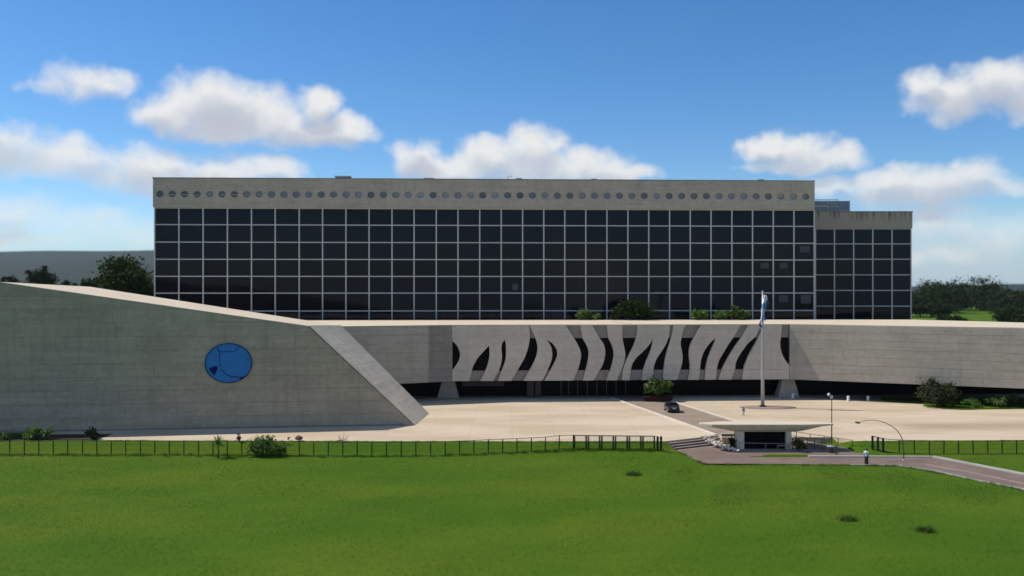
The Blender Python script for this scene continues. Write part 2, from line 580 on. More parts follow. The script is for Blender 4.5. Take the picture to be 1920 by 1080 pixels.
def P(px, py, z=0.0):
    d = F * (H - z) / (py - 540.0)
    return Vector(((px - 960) / F * d, d, z))


def G(px, py):
    z = 0.0
    for _ in range(25):
        p = P(px, py, z)
        z = 0.5 * z + 0.5 * height(p.x, p.y)
    p.z = z
    return p


def at(px, py, d):
    return Vector(((px - 960) / F * d, d, H + (540 - py) / F * d))


class Wall:
    """vertical plane through two ground points; s runs along it, off is towards the viewer"""
    def __init__(s, A, B):
        s.A = Vector((A[0], A[1]))
        s.B = Vector((B[0], B[1]))
        s.d = (s.B - s.A).normalized()
        s.len = (s.B - s.A).length
        s.n = Vector((s.d.y, -s.d.x))
        s.yaw = math.atan2(s.d.y, s.d.x)

    def px(s, px, py=540.0):
        k = (px - 960) / F
        t = (k * s.A.y - s.A.x) / (s.d.x - k * s.d.y)
        D = s.A.y + s.d.y * t
        return t, H + (540 - py) / F * D

    def w(s, t, z, off=0.0):
        return Vector((s.A.x + s.d.x * t + s.n.x * off, s.A.y + s.d.y * t + s.n.y * off, z))

    def prism(s, mb, poly, o0, o1):
        return mb.prism([s.w(p[0], p[1], o1) for p in poly], [s.w(p[0], p[1], o0) for p in poly])


def clip(poly, clipper):
    out = list(poly)
    n = len(clipper)
    for i in range(n):
        a, b = clipper[i], clipper[(i + 1) % n]
        src, out = out, []
        if not src:
            return []
        ins = lambda p: (b[0] - a[0]) * (p[1] - a[1]) - (b[1] - a[1]) * (p[0] - a[0]) >= -1e-9
        for j in range(len(src)):
            p, q = src[j], src[(j + 1) % len(src)]
            ip, iq = ins(p), ins(q)
            if ip:
                out.append(p)
            if ip != iq:
                d1 = (b[0] - a[0]) * (p[1] - a[1]) - (b[1] - a[1]) * (p[0] - a[0])
                d2 = (b[0] - a[0]) * (q[1] - a[1]) - (b[1] - a[1]) * (q[0] - a[0])
                k = d1 / (d1 - d2)
                out.append((p[0] + (q[0] - p[0]) * k, p[1] + (q[1] - p[1]) * k))
    return out


def area(p):
    return abs(sum(p[i][0] * p[(i + 1) % len(p)][1] - p[(i + 1) % len(p)][0] * p[i][1] for i in range(len(p)))) / 2


def clad(wall, outline, parent, mat, z0, row, widths, gap=0.024, o0=0.06, o1=0.0, seed=1, sunk=False):
    """cover a convex outline (counter-clockwise, in s and z) with separate cast panels"""
    rr = random.Random(seed)
    zs = [p[1] for p in outline]
    ss = [p[0] for p in outline]
    z = z0
    while z < max(zs):
        s = min(ss) - rr.uniform(0, widths[1])
        while s < max(ss):
            wd = rr.uniform(*widths)
            q = clip([(s + gap / 4, z + gap / 2), (s + wd - gap / 4, z + gap / 2), (s + wd - gap / 4, z + row - gap / 2), (s + gap / 4, z + row - gap / 2)], outline)
            if len(q) >= 3 and area(q) > 0.15:
                mb = MB()
                dz = rr.uniform(-0.008, 0.012)
                wall.prism(mb, q, o0 + dz, o1)
                obj('concrete_panel', mb, mat, parent)
            s += wd
        z += row


# ------------------------------------------------------------------ ground
def ground_sheet():
    xs = sorted(set([-9000, -5000, -2500, -1200, -600, -300, -160, -110] + [round(-90 + 0.9 * i, 3) for i in range(206)] + [110, 160, 300, 600, 1200, 2500, 5000, 9000]))
    ys = sorted(set([-300, -50, 0, 30] + [45 + 1.5 * i for i in range(34)] + [96 + 0.4 * i for i in range(38)] + [115, 130, 150, 180, 230, 300, 500, 900, 1600, 3000, 5500, 9000]))
    nx = len(xs)
    vs = []
    for y in ys:
        for x in xs:
            z = height(x, y)
            if y < 100 and -95 < x < 100:
                z += 0.05 * math.sin(x * 0.31 + y * 0.17) + 0.04 * math.sin(x * 0.83 - y * 0.41) - 0.05
                if 17 < x < 60 and y > 78:
                    z = min(z, LOW - 0.02)
            vs.append((x, y, z))
    fs = [(j * nx + i, j * nx + i + 1, (j + 1) * nx + i + 1, (j + 1) * nx + i) for j in range(len(ys) - 1) for i in range(nx - 1)]
    return MB().add(vs, fs)


lawn = struct(obj('ground', ground_sheet(), M['lawn'], smooth=True))


def sheet(name, poly, z, mat, depth=None):
    mb = MB()
    if depth:
        mb.slab(poly, z - depth, z)
    else:
        mb.add([(p[0], p[1], z) for p in poly], [tuple(range(len(poly)))])
    o = obj(name, mb, mat)
    return struct(o)


PL_A = (18.0, 106.35)
PL_B = (25.2, 110.6)
plaza_poly = [(-49.0, 107.2), (-30, 106.6), (-5, 106.3), PL_A, PL_B, (25.3, 109.15), (38.6, 109.15), (39.6, 106.5), (70, 107.0), (130, 108.0),
              (130, 175), (-60, 175), (-60, 112.0)]
plaza = sheet('plaza', plaza_poly, 0.03, M['paving'], 1.0)

# driveway across the plaza, with kerbs
LK0, LK1 = Vector((15.6, 151.0)), Vector((24.9, 110.7))
RK0, RK1 = Vector((23.4, 152.0)), Vector((32.6, 110.3))
drive = sheet('driveway', [LK0, RK0, RK1, LK1], 0.036, M['driveway'])


def kerb(name, a, b, wdt, z0, z1, mat, label=None):
    d = (Vector(b) - Vector(a)).normalized()
    n = Vector((-d.y, d.x)) * wdt / 2
    a, b = Vector(a), Vector(b)
    mb = MB().slab([a - n, b - n, b + n, a + n], z0, z1)
    return struct(obj(name, mb, mat))


kerb('kerb', LK0 + (LK1 - LK0) * 0.07, LK1, 0.34, 0.031, 0.17, M['kerb'])
kerb('kerb', RK0 + (RK1 - RK0) * 0.07, RK1, 0.34, 0.031, 0.17, M['kerb'])

# brown path in front, at the lower level
ZP = LOW + 0.02
path_poly = [(18.7, 106.6), (19.3, 103.5), (19.9, 99.6), (20.6, 97.0), (37.4, 96.4), (41.0, 96.3), (43.6, 93.4), (45.4, 89.2), (47.8, 85.2),
             (50.5, 78.0), (57.6, 78.0), (54.2, 85.2), (51.5, 91.0), (46.6, 100.5), (38.5, 100.55), (26.6, 100.6), (26.6, 109.1), (25.4, 109.1), (25.3, 110.55), (22.0, 108.6)]
path = sheet('path', path_poly, ZP, M['path'])
apron = sheet('forecourt', [(26.6, 101.3), (40.4, 101.3), (39.6, 103.5), (38.6, 109.1), (26.6, 109.1)], ZP + 0.004, M['path'])
kerb('kerb', (33.0, 100.95), (46.5, 100.75), 0.45, LOW - 0.05, LOW + 0.12, M['kerb_grey'])
kerb('kerb', (46.75, 100.7), (58.0, 78.2), 0.55, LOW - 0.05, LOW + 0.16, M['kerb_grey'])
pl = [(36.0, 96.3), (41.0, 96.1), (43.5, 93.3), (45.3, 89.1), (47.7, 85.1), (50.4, 78.0)]
for a_, b_ in zip(pl[:-1], pl[1:]):
    kerb('kerb', a_, b_, 0.16, LOW - 0.05, LOW + 0.05, M['kerb_grey'])
# painted centre line of the path
mb = MB()
cl = [(44.0, 96.6), (46.6, 92.6), (48.6, 88.2), (50.8, 83.0)]
for i in range(3):
    a_, b_ = Vector(cl[i]), Vector(cl[i + 1])
    n_ = Vector((-(b_ - a_).y, (b_ - a_).x)).normalized() * 0.05
    mb.add([(q.x, q.y, ZP + 0.004) for q in (a_ - n_, b_ - n_, b_ + n_, a_ + n_)], [(0, 1, 2, 3)])
struct(obj('path_marking', mb, M['kerb']))

# grass island by the right wing
isl = [P(1655, 753), P(1690, 755.5), P(1735, 757), P(1731, 762), P(1760, 766), P(1800, 769), P(1860, 768), P(1925, 767), P(2050, 767)]
isl = [(p.x, p.y) for p in isl] + [(95, 140), (80, 146), (60, 148)]
island = struct(obj('grass_island', MB().slab(isl, 0.0, 0.16), M['lawn']))
bed = struct(obj('flower_bed', MB().slab([(-92, 107.0), (-49.1, 107.2), (-49.1, 111.5), (-92, 109)], -0.4, 0.06), M['soil']))

# far hills
mb = MB()
n_ = 90
vs = []
for i in range(n_ + 1):
    x = -5200 + i * (5200 + 5400) / n_
    px = x / 4200 * F + 960
    ridge = 160 * (1 - sst(px, 250, 1300)) + 30
    ridge += 5 * math.sin(x * .0031) + 3 * math.sin(x * .0083 + 1)
    vs += [(x, 2300, -2), (x, 3000, ridge * .45), (x, 4200, ridge), (x, 5600, ridge * .6)]
fs = [(i * 4 + k, (i + 1) * 4 + k, (i + 1) * 4 + k + 1, i * 4 + k + 1) for i in range(n_) for k in range(3)]
struct(obj('hills', mb.add(vs, fs), M['hill'], smooth=True))

# ------------------------------------------------------------------ office tower with its glass grid
TW = Wall((-67.1, 170.0), (58.25, 175.0))
tower = thing('office_tower', 'long dark glass office block with a concrete top band of round holes', 'building', (-67.1, 170.0, 0), rz=TW.yaw)


def lbox(x0, x1, y0, y1, z0, z1):
    return MB().box(x0, x1, y0, y1, z0, z1)


MX = [290, 335.4, 380.8, 426.4, 471.5, 516, 561, 604.8, 648.6, 692, 735, 776.4, 818, 858.7, 899.5, 939.8, 979.9, 1019.6, 1059, 1098.4, 1138,
      1177.3, 1216.4, 1255.4, 1294.2, 1333.2, 1372.3, 1411, 1449.8, 1488.6, 1526.6]
MS = [TW.px(x)[0] for x in MX]
MZ = [33.02, 29.9, 26.62, 23.4, 20.2, 17.04, 13.66, 10.4]
TL = TW.len
obj('wall', lbox(0.1, TL + 0.2, 0.30, 19.0, 0, 33.0), M['concrete_dark'], tower, local=True)
obj('plinth', lbox(-0.05, TL + 0.3, -0.05, 0.29, 0, 10.3), M['concrete_dark'], tower, local=True)
unit = MB().box(-.5, .5, -.5, .5, -.5, .5)
glass_me = obj('tinted_pane_source', unit, M['glass'], local=True)
gm = glass_me.data
bpy.data.objects.remove(glass_me)
for i in range(len(MS) - 1):
    for j in range(len(MZ) - 1):
        x0, x1, z1, z0 = MS[i], MS[i + 1], MZ[j], MZ[j + 1]
        inst('window_pane', gm, tower, ((x0 + x1) / 2, 0.12, (z0 + z1) / 2), (x1 - x0 - .2, 0.05, z1 - z0 - .17),
             (R(nr.normal(0, .22)), 0, R(nr.normal(0, .18))))
for i, s_ in enumerate(MS):
    obj('mullion', lbox(s_ - .10, s_ + .10, -0.06, 0.28, 10.31, 32.98), M['alu'], tower, local=True)
for j, z_ in enumerate(MZ):
    for_w = MB()
    obj('transom', lbox(0.0, MS[-1], -0.02, 0.26, z_ - .085, z_ + .085), M['alu'], tower, local=True)
# loose sheets and blinds behind the right-hand panes
for (px, py, wd, ht) in ((1509, 467, 20, 13), (1434, 498, 16, 11), (1469, 498, 15, 11), (1469, 560, 18, 14), (1511, 561, 20, 17), (966, 538, 11, 12)):
    s_, z_ = TW.px(px, py)
    obj('window_blind', lbox(s_ - wd / 20.6, s_ + wd / 20.6, 0.02, 0.06, z_ - ht / 20.6, z_ + ht / 20.6), M['paper'], tower, local=True)

# top band with 53 round openings
ZT, ZB, ZC = 38.55, 33.12, 35.6
cs = [TW.px(301.0 + 1208.4 * i / 52.0)[0] for i in range(53)]
RX, RZ = 0.70, 0.62
band = MB()
NH = 24
edges = [-0.08] + [(cs[i] + cs[i + 1]) / 2 for i in range(52)] + [TL + 0.02]
Y0, Y1 = -0.42, 0.10
band.box(edges[0], edges[-1], Y0, 19.2, ZC + 1.2, ZT)
band.box(edges[0], edges[-1], Y0, Y1 + .2, ZB, ZC - 1.2)
for i, cx in enumerate(cs):
    xl, xr, zl, zh = edges[i], edges[i + 1], ZC - 1.2, ZC + 1.2
    inn, outr = [], []
    for k in range(NH):
        a = 2 * math.pi * (k + .5) / NH
        ca, sa = math.cos(a), math.sin(a)
        inn.append((cx + RX * ca, ZC + RZ * sa))
        tx = ((xr - cx) if ca > 0 else (cx - xl)) / max(abs(ca), 1e-6)
        tz = 1.2 / max(abs(sa), 1e-6)
        tt = min(tx, tz)
        outr.append((cx + tt * ca, ZC + tt * sa))
    # add exact corners by snapping the nearest samples
    for (qx, qz) in ((xl, zl), (xr, zl), (xl, zh), (xr, zh)):
        kb = min(range(NH), key=lambda k: abs(math.atan2(outr[k][1] - ZC, outr[k][0] - cx) - math.atan2(qz - ZC, qx - cx)))
        outr[kb] = (qx, qz)
    vs = [(p[0], Y0, p[1]) for p in inn] + [(p[0], Y0, p[1]) for p in outr] + [(p[0], Y1, p[1]) for p in inn]
    fs = []
    for k in range(NH):
        k2 = (k + 1) % NH
        fs += [(k, k2, NH + k2, NH + k), (k, 2 * NH + k, 2 * NH + k2, k2)]
    band.add(vs, fs)
obj('concrete_band', band, M['concrete_band'], tower, local=True)
disc = MB()
disc.prism([(RX * 1.08 * math.cos(2 * math.pi * k / 24), .03, RZ * 1.08 * math.sin(2 * math.pi * k / 24)) for k in range(24)],
           [(RX * 1.08 * math.cos(2 * math.pi * k / 24), -.03, RZ * 1.08 * math.sin(2 * math.pi * k / 24)) for k in range(24)])
dsrc = obj('round_window_source', disc, M['round_glass'], local=True)
dm = dsrc.data
bpy.data.objects.remove(dsrc)
half = MB().box(-RX * 0.94, RX * 0.94, -.015, .015, -RZ * 0.36, -0.02)
hsrc = obj('half_source', half, M['blind'], local=True)
hm_ = hsrc.data
bpy.data.objects.remove(hsrc)
for i, cx in enumerate(cs):
    wdw = inst('round_window', dm, tower, (cx, -0.04 + 0.02 * nr.random(), ZC), (1, 1, 1), (R(nr.normal(0, 3)), 0, R(nr.normal(0, 2))))
    if i in (1, 2, 3, 5, 6, 7, 8, 24, 25, 34, 45):
        inst('blind', hm_, wdw, (0, -0.06, nr.uniform(-.12, .10)))
obj('coping', lbox(-0.2, TL + 0.1, -0.50, 19.3, ZT + .003, ZT + 0.16), M['concrete_dark'], tower, local=True)


def roof_item(name, label, px0, px1, hgt, kind, depth=3.0):
    s0, s1 = TW.px(px0)[0], TW.px(px1)[0]
    b = TW.w(s0, ZT + .16, -depth)
    t = thing(name, label, name.replace('_', ' '), b, rz=TW.yaw)
    L = s1 - s0
    if kind == 'tank':
        obj('body', lbox(0, L, 0, 1.6, 0, hgt * .75), M['concrete_dark'], t, local=True, bevel=.04)
        obj('lid', lbox(-.15, L + .15, -.12, 1.72, hgt * .75 + .002, hgt), M['steel'], t, local=True, bevel=.02)
    elif kind == 'unit':
        obj('body', lbox(0, L, 0, 1.2, 0.12, hgt), M['louvre'], t, local=True, bevel=.04)
        for xx in (.1, L - .1):
            obj('foot', lbox(xx - .06, xx + .06, .1, 1.1, 0, .118), M['black'], t, local=True)
    else:
        mb = MB().tube([(0, 0, 0), (0, 0, hgt * .8), (L * .4, 0, hgt), (L, 0, hgt * .85)], .07, 6)
        obj('pipe', mb, M['steel'], t, local=True)
        obj('base_plate', lbox(-.25, .25, -.25, .25, 0, .05), M['concrete_dark'], t, local=True)
    return t


roof_item('roof_tank', 'dark flat tank on the roof edge over the tenth glass bay from the left', 624, 652, .85, 'tank')
roof_item('vent_unit', 'small low metal box on the roof left of the bent pipe', 793, 812, .55, 'unit')
roof_item('roof_pipe', 'bent vent pipe standing on the middle of the tower roof', 953, 961, 1.0, 'pipe')
roof_item('vent_unit', 'small metal box on the roof just right of the bent pipe', 969, 980, .6, 'unit')
roof_item('vent_unit', 'small metal box on the tower roof between the centre and the right end', 1112, 1123, .55, 'unit')
roof_item('vent_unit', 'grey metal box nearest the right end of the tower roof', 1431, 1442, .6, 'unit')
roof_item('roof_pipe', 'short thin pipe at the right end of the tower roof', 1500, 1503, .7, 'pipe')

# ------------------------------------------------------------------ annex
AD = 188.0
AX0, AX1 = (1520 - 960) / F * AD, (1708.5 - 960) / F * AD
annex = thing('annex_building', 'lower glass annex at the right end with a stained concrete top', 'building', (AX0, AD, 0))
AL = AX1 - AX0
ams = [(x - 960) / F * AD - AX0 for x in (1529, 1564.6, 1600.5, 1636.4, 1672.5, 1708.2)]
amz = [30.25, 27.15, 23.97, 20.72, 17.5, 14.24, 10.9]
obj('wall', lbox(0, AL, .3, 16, 0, 30.2), M['concrete_dark'], annex, local=True)
obj('plinth', lbox(0, AL, -.03, .29, 0, 10.8), M['concrete_dark'], annex, local=True)
for i in range(5):
    for j in range(6):
        inst('window_pane', gm, annex, ((ams[i] + ams[i + 1]) / 2, .12, (amz[j] + amz[j + 1]) / 2), (ams[i + 1] - ams[i] - .2, .05, amz[j] - amz[j + 1] - .17),
             (R(nr.normal(0, .2)), 0, R(nr.normal(0, .2))))
for s_ in ams:
    obj('mullion', lbox(s_ - .11, s_ + .11, -.06, .28, 10.81, 30.2), M['alu'], annex, local=True)
for z_ in amz:
    obj('transom', lbox(0.0, ams[-1], -.02, .26, z_ - .085, z_ + .085), M['alu'], annex, local=True)
obj('parapet', lbox(-.0, ams[-1] + .12, -.4, 16.1, 30.36, 33.75), M['stained'], annex, local=True)
obj('coping', lbox(-.1, ams[-1] + .2, -.47, 16.2, 33.753, 33.9), M['concrete_dark'], annex, local=True)
# louvred plant enclosure on the annex roof
t = thing('plant_enclosure', 'blue grey louvred metal enclosure on the annex roof', 'roof plant', (AX0 + .4, 192, 33.9))
w_ = (1594 - 960) / F * 192 - (AX0 + .4)
for k in range(7):
    obj('louvre', lbox(0, w_, 0.05 + .0, .12, .05 + k * .36, .05 + k * .36 + .33), M['louvre'], t, local=True)
obj('backing', lbox(0, w_, .13, 4.0, 0, 2.55), M['louvre'], t, local=True)
for k in (0.02, .48, .98):
    obj('post', lbox(w_ * k - .08, w_ * k + .08, -.06, .04, 0, 2.62), M['steel'], t, local=True)
obj('pipe', MB().tube([(0, -.3, 2.75), (w_ * .72, -.3, 2.75), (w_ * .72, -.3, 2.4)], .09, 6), M['steel'], t, local=True)
obj('pipe', MB().tube([(w_ * .1, -.3, 1.35), (w_ * .46, -.3, 1.35), (w_ * .46, -.3, .5), (w_ * .98, -.3, .5)], .08, 6), M['steel'], t, local=True)
obj('pipe', MB().tube([(w_ * .54, -.3, 1.9), (w_ * .72, -.3, 1.9), (w_ * .72, -.3, 1.3), (w_ * .5, -.3, 1.3)], .06, 6), M['steel'], t, local=True)

# ------------------------------------------------------------------ low building with the curved fins
ZR, ZS = 12.1, 3.1                        # roof and soffit
Z0_ = (-9.55, 145.0)
Z1_ = (45.3, 148.0)
WZ = Wall(Z0_, Z1_)
WL = Wall((-45.0, 133.6), Z0_)
WR = Wall(Z1_, (100.0, 123.6))
hall = thing('entrance_hall', 'low concrete entrance building with curved fins over a dark open ground floor', 'building', (18, 150, 0))
front = [(-45.0, 133.6), Z0_, Z1_, (100.0, 123.6)]
roof_poly = front + [(110, 146), (87.0, 154.5), (74.6, 168.8), (58, 170.6), (-66, 166), (-72, 150)]
obj('roof', MB().slab(roof_poly, ZR - 0.12, ZR + 0.02), M['concrete_roof'], hall)
back = lambda d: [(p[0], p[1] + d) for p in front]
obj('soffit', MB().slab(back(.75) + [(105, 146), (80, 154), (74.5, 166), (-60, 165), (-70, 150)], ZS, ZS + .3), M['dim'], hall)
# wing walls: dark backing with separate cast panels on it
ax = WL.px(803.5)[0]
for wl, name in ((WL, 'left'), (WR, 'right')):
    mb = MB()
    wl.prism(mb, [(0, ZS - .0), (wl.len, ZS - .0), (wl.len, ZR - .13), (0, ZR - .13)], -.005, -.7)
    obj('wing_wall', mb, M['concrete_joint'], hall)
sl = 0.55
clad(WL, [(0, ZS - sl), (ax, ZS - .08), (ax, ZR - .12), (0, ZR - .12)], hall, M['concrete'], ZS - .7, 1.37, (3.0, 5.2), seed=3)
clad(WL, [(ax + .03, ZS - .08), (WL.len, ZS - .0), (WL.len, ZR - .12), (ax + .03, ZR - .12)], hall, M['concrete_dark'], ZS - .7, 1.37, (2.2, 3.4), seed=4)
clad(WR, [(0.02, ZS), (WR.len, ZS), (WR.len, ZR - .12), (0.02, ZR - .12)], hall, M['concrete'], ZS - .02, 1.3, (3.2, 6.0), seed=5)

# openings between the fins: photo coordinates of their left and right edges
A_ = lambda L: [(830 + x / 5.818, 600 + y / 5.818) for x, y in L]
B_ = lambda L: [(1150 + x / 5.486, 600 + y / 5.486) for x, y in L]
OPEN = [
    (A_([(98, 222), (98, 556)]), A_([(98, 222), (140, 260), (167, 300), (186, 350), (189, 390), (180, 430), (155, 480), (127, 520), (98, 556)])),
    (A_([(506, 280), (440, 350), (395, 400), (355, 460), (330, 510), (318, 556), (305, 610), (293, 662)]),
     A_([(506, 280), (511, 340), (511, 390), (500, 450), (483, 510), (463, 556), (437, 610), (412, 662)])),
    (A_([(676, 213), (650, 255), (641, 310), (645, 360), (647, 400), (642, 450), (628, 510), (612, 553), (580, 610), (553, 662)]),
     A_([(676, 213), (687, 255), (691, 310), (691, 370), (685, 430), (668, 490), (642, 553), (622, 610), (603, 662)])),
    (A_([(940, 55), (948, 120), (950, 198), (940, 270), (918, 350), (885, 430), (845, 500), (813, 553), (780, 610), (748, 662)]),
     A_([(945, 55), (975, 120), (1012, 198), (1032, 270), (1035, 320), (1022, 390), (995, 460), (965, 515), (942, 553), (910, 610), (882, 662)])),
    (A_([(1130, 213), (1160, 250), (1185, 300), (1195, 350), (1193, 410), (1175, 475), (1155, 520), (1140, 553), (1112, 610), (1085, 662)]),
     A_([(1130, 213), (1185, 245), (1225, 290), (1248, 340), (1250, 380), (1235, 430), (1205, 490), (1170, 553), (1140, 610), (1110, 662)])),
    (A_([(1340, 55), (1385, 120), (1433, 198), (1475, 270), (1500, 330), (1510, 385), (1500, 450), (1485, 510), (1470, 552), (1445, 610), (1423, 662)]),
     A_([(1497, 55), (1512, 120), (1528, 198), (1565, 265), (1588, 320), (1593, 385), (1582, 450), (1570, 510), (1557, 552), (1540, 610), (1527, 662)])),
    (A_([(1630, 55), (1668, 120), (1710, 195), (1750, 250), (1770, 310), (1772, 380), (1758, 450), (1735, 510), (1710, 550), (1675, 610), (1645, 662)]),
     A_([(1788, 55), (1797, 120), (1808, 195), (1840, 260), (1860, 320), (1867, 380), (1858, 440), (1842, 500), (1826, 550), (1800, 610), (1783, 662)])),
    (B_([(95, 45), (93, 115), (94, 182), (105, 250), (118, 310), (123, 360), (112, 430), (95, 480), (83, 513), (62, 560), (40, 612)]),
     B_([(246, 45), (246, 115), (233, 182), (213, 250), (185, 310), (158, 360), (128, 425), (108, 480), (97, 513), (95, 560), (90, 612)])),
    (B_([(404, 190), (388, 225), (360, 265), (300, 330), (245, 380), (210, 425), (190, 470), (181, 513), (175, 560), (170, 612)]),
     B_([(404, 190), (402, 240), (390, 290), (365, 360), (340, 420), (318, 480), (308, 513), (300, 560), (295, 612)])),
    (B_([(583, 45), (578, 115), (567, 182), (540, 250), (505, 310), (470, 360), (440, 410), (422, 460), (412, 513), (408, 560), (405, 612)]),
     B_([(618, 45), (608, 115), (594, 182), (575, 250), (555, 310), (542, 360), (532, 410), (525, 460), (517, 513), (512, 560), (510, 612)])),
    (B_([(750, 45), (722, 100), (701, 182), (692, 240), (700, 300), (710, 350), (712, 400), (705, 450), (695, 490), (687, 513), (672, 560), (658, 612)]),
     B_([(905, 45), (865, 110), (828, 182), (795, 250), (780, 310), (778, 360), (783, 410), (788, 460), (786, 513), (777, 560), (765, 612)])),
    (B_([(1053, 183), (1010, 220), (960, 280), (925, 340), (905, 400), (895, 460), (890, 513), (885, 560), (878, 612)]),
     B_([(1053, 183), (1035, 240), (1005, 310), (985, 360), (968, 410), (957, 460), (948, 513), (945, 560), (940, 612)])),
    (B_([(1310, 45), (1275, 110), (1232, 182), (1185, 250), (1148, 310), (1118, 360), (1090, 410), (1073, 460), (1063, 513), (1058, 560), (1050, 612)]),
     B_([(1390, 45), (1355, 110), (1314, 182), (1265, 250), (1225, 310), (1195, 360), (1165, 410), (1140, 460), (1115, 513), (1097, 560), (1085, 612)])),
    (B_([(1512, 45), (1490, 115), (1450, 182), (1385, 240), (1340, 300), (1305, 350), (1275, 400), (1257, 450), (1250, 510), (1230, 560), (1215, 612)]),
     B_([(1545, 45), (1520, 115), (1489, 182), (1455, 250), (1420, 310), (1390, 370), (1365, 430), (1350, 470), (1340, 510), (1332, 560), (1322, 612)])),
    (B_([(1735, 45), (1728, 115), (1722, 182), (1716, 240), (1722, 300), (1740, 360), (1770, 415), (1800, 455), (1808, 465)]),
     B_([(1808, 45), (1808, 465)])),
]


def curve_sz(pts):
    q = [WZ.px(x, y) for x, y in pts]
    q.sort(key=lambda p: p[1])
    return np.array([p[1] for p in q]), np.array([p[0] for p in q])


ZTOP = ZR - .125
curves = []
for L_, R_ in OPEN:
    zl, sl_ = curve_sz(L_)
    zr, sr_ = curve_sz(R_)
    curves.append((zl, sl_, zr, sr_))


def smooth_interp(z, zz, ss):
    # cubic Hermite through the measured points
    n = len(zz)
    if n == 2:
        return float(np.interp(z, zz, ss))
    m = np.gradient(ss, zz)
    i = int(np.clip(np.searchsorted(zz, z) - 1, 0, n - 2))
    h = zz[i + 1] - zz[i]
    t = (min(max(z, zz[0]), zz[-1]) - zz[i]) / h
    return float((2 * t**3 - 3 * t**2 + 1) * ss[i] + (t**3 - 2 * t**2 + t) * h * m[i] + (-2 * t**3 + 3 * t**2) * ss[i + 1] + (t**3 - t**2) * h * m[i + 1])


def edge(i, z, side):
    """position of an opening's edge at height z; a closed opening shrinks to a seam"""
    zl, sl_, zr, sr_ = curves[i]
    top, bot = min(zl[-1], zr[-1]), max(zl[0], zr[0])
    closed_top, closed_bot = top < ZTOP - .6, bot > ZS + .6
    if z > top and closed_top:
        return smooth_interp(top, zl, sl_)
    if z < bot and closed_bot:
        return smooth_interp(bot, zl, sl_)
    return smooth_interp(z, zl, sl_) if side == 'L' else smooth_interp(z, zr, sr_)


SZ1 = WZ.len
ZG1, ZG0 = 9.93, 4.72                     # glass band


def fin(i, z0, z1, name, off):
    zs = set(np.linspace(z0, z1, 30 if z1 - z0 > 3 else 8))
    for k in (i, i + 1):
        if 0 <= k < len(curves):
            for zz in (min(curves[k][0][-1], curves[k][2][-1]), max(curves[k][0][0], curves[k][2][0])):
                if z0 < zz < z1:
                    zs.add(float(zz))
    zs = sorted(zs)
    mb = MB()
    vs, fs = [], []
    for z in zs:
        a = edge(i, z, 'R')
        b = edge(i + 1, z, 'L')
        b = max(b, a + .002)
        vs += [WZ.w(a, z, off), WZ.w(b, z, off), WZ.w(b, z, -.55), WZ.w(a, z, -.55)]
    n = len(zs)
    for k in range(n - 1):
        for q in range(4):
            q2 = (q + 1) % 4
            fs.append((k * 4 + q, k * 4 + q2, k * 4 + 4 + q2, k * 4 + 4 + q))
    fs += [(3, 2, 1, 0), tuple((n - 1) * 4 + q for q in range(4))]
    mb.add(vs, fs)
    return obj(name, mb, M['concrete_fin'], hall)


for i in range(len(OPEN) - 1):
    fin(i, ZG0 + .012, ZTOP, 'fin', 0.05)
    fin(i, ZS, ZG0 - .012, 'fin_base', 0.045)
mb = MB()
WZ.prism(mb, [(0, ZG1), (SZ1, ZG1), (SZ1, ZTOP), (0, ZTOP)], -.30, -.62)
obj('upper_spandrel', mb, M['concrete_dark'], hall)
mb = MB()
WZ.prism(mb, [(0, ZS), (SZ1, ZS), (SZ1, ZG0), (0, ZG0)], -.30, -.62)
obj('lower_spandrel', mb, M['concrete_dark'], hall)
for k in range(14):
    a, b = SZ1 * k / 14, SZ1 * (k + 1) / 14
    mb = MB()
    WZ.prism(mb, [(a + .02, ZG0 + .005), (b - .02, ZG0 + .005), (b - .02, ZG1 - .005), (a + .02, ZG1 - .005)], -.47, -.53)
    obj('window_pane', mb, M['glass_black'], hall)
# ground floor: pylons, dark glass, columns
for (cx, cy) in ((-10.45, 148.3), (45.6, 149.6)):
    mb = MB()
    hb, ht, dp = 1.78, .95, 1.5
    mb.prism([(cx - hb, cy - .3, -.1), (cx + hb, cy - .3, -.1), (cx + hb, cy + dp + .6, -.1), (cx - hb, cy + dp + .6, -.1)],
             [(cx - ht, cy, ZS - .01), (cx + ht, cy, ZS - .01), (cx + ht, cy + dp, ZS - .01), (cx - ht, cy + dp, ZS - .01)])
    obj('pylon', mb, M['concrete'], hall, bevel=.04)
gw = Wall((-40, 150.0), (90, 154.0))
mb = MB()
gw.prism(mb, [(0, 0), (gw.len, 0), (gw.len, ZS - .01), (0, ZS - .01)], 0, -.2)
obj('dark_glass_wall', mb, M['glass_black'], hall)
for px in (1052, 1066, 1083, 1101, 1119, 1137, 1155, 1173):
    s_, _z = gw.px(px)
    mb = MB()
    gw.prism(mb, [(s_ - .05, .05), (s_ + .05, .05), (s_ + .05, ZS - .02), (s_ - .05, ZS - .02)], .10, .004)
    obj('door_mullion', mb, M['concrete_joint'], hall)
p0 = at(988, 745, 148.6)
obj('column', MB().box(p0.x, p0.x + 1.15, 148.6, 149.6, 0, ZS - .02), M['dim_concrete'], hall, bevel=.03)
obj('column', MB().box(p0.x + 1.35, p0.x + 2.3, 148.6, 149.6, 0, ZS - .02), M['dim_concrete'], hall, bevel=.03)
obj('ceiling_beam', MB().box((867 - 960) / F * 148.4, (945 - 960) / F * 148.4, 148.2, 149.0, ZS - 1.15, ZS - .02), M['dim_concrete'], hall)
obj('roof_seam', MB().slab([(19.2, 146.8), (19.5, 146.9), (17.6, 160), (17.3, 160)], ZR + .022, ZR + .03), M['concrete_joint'], hall)

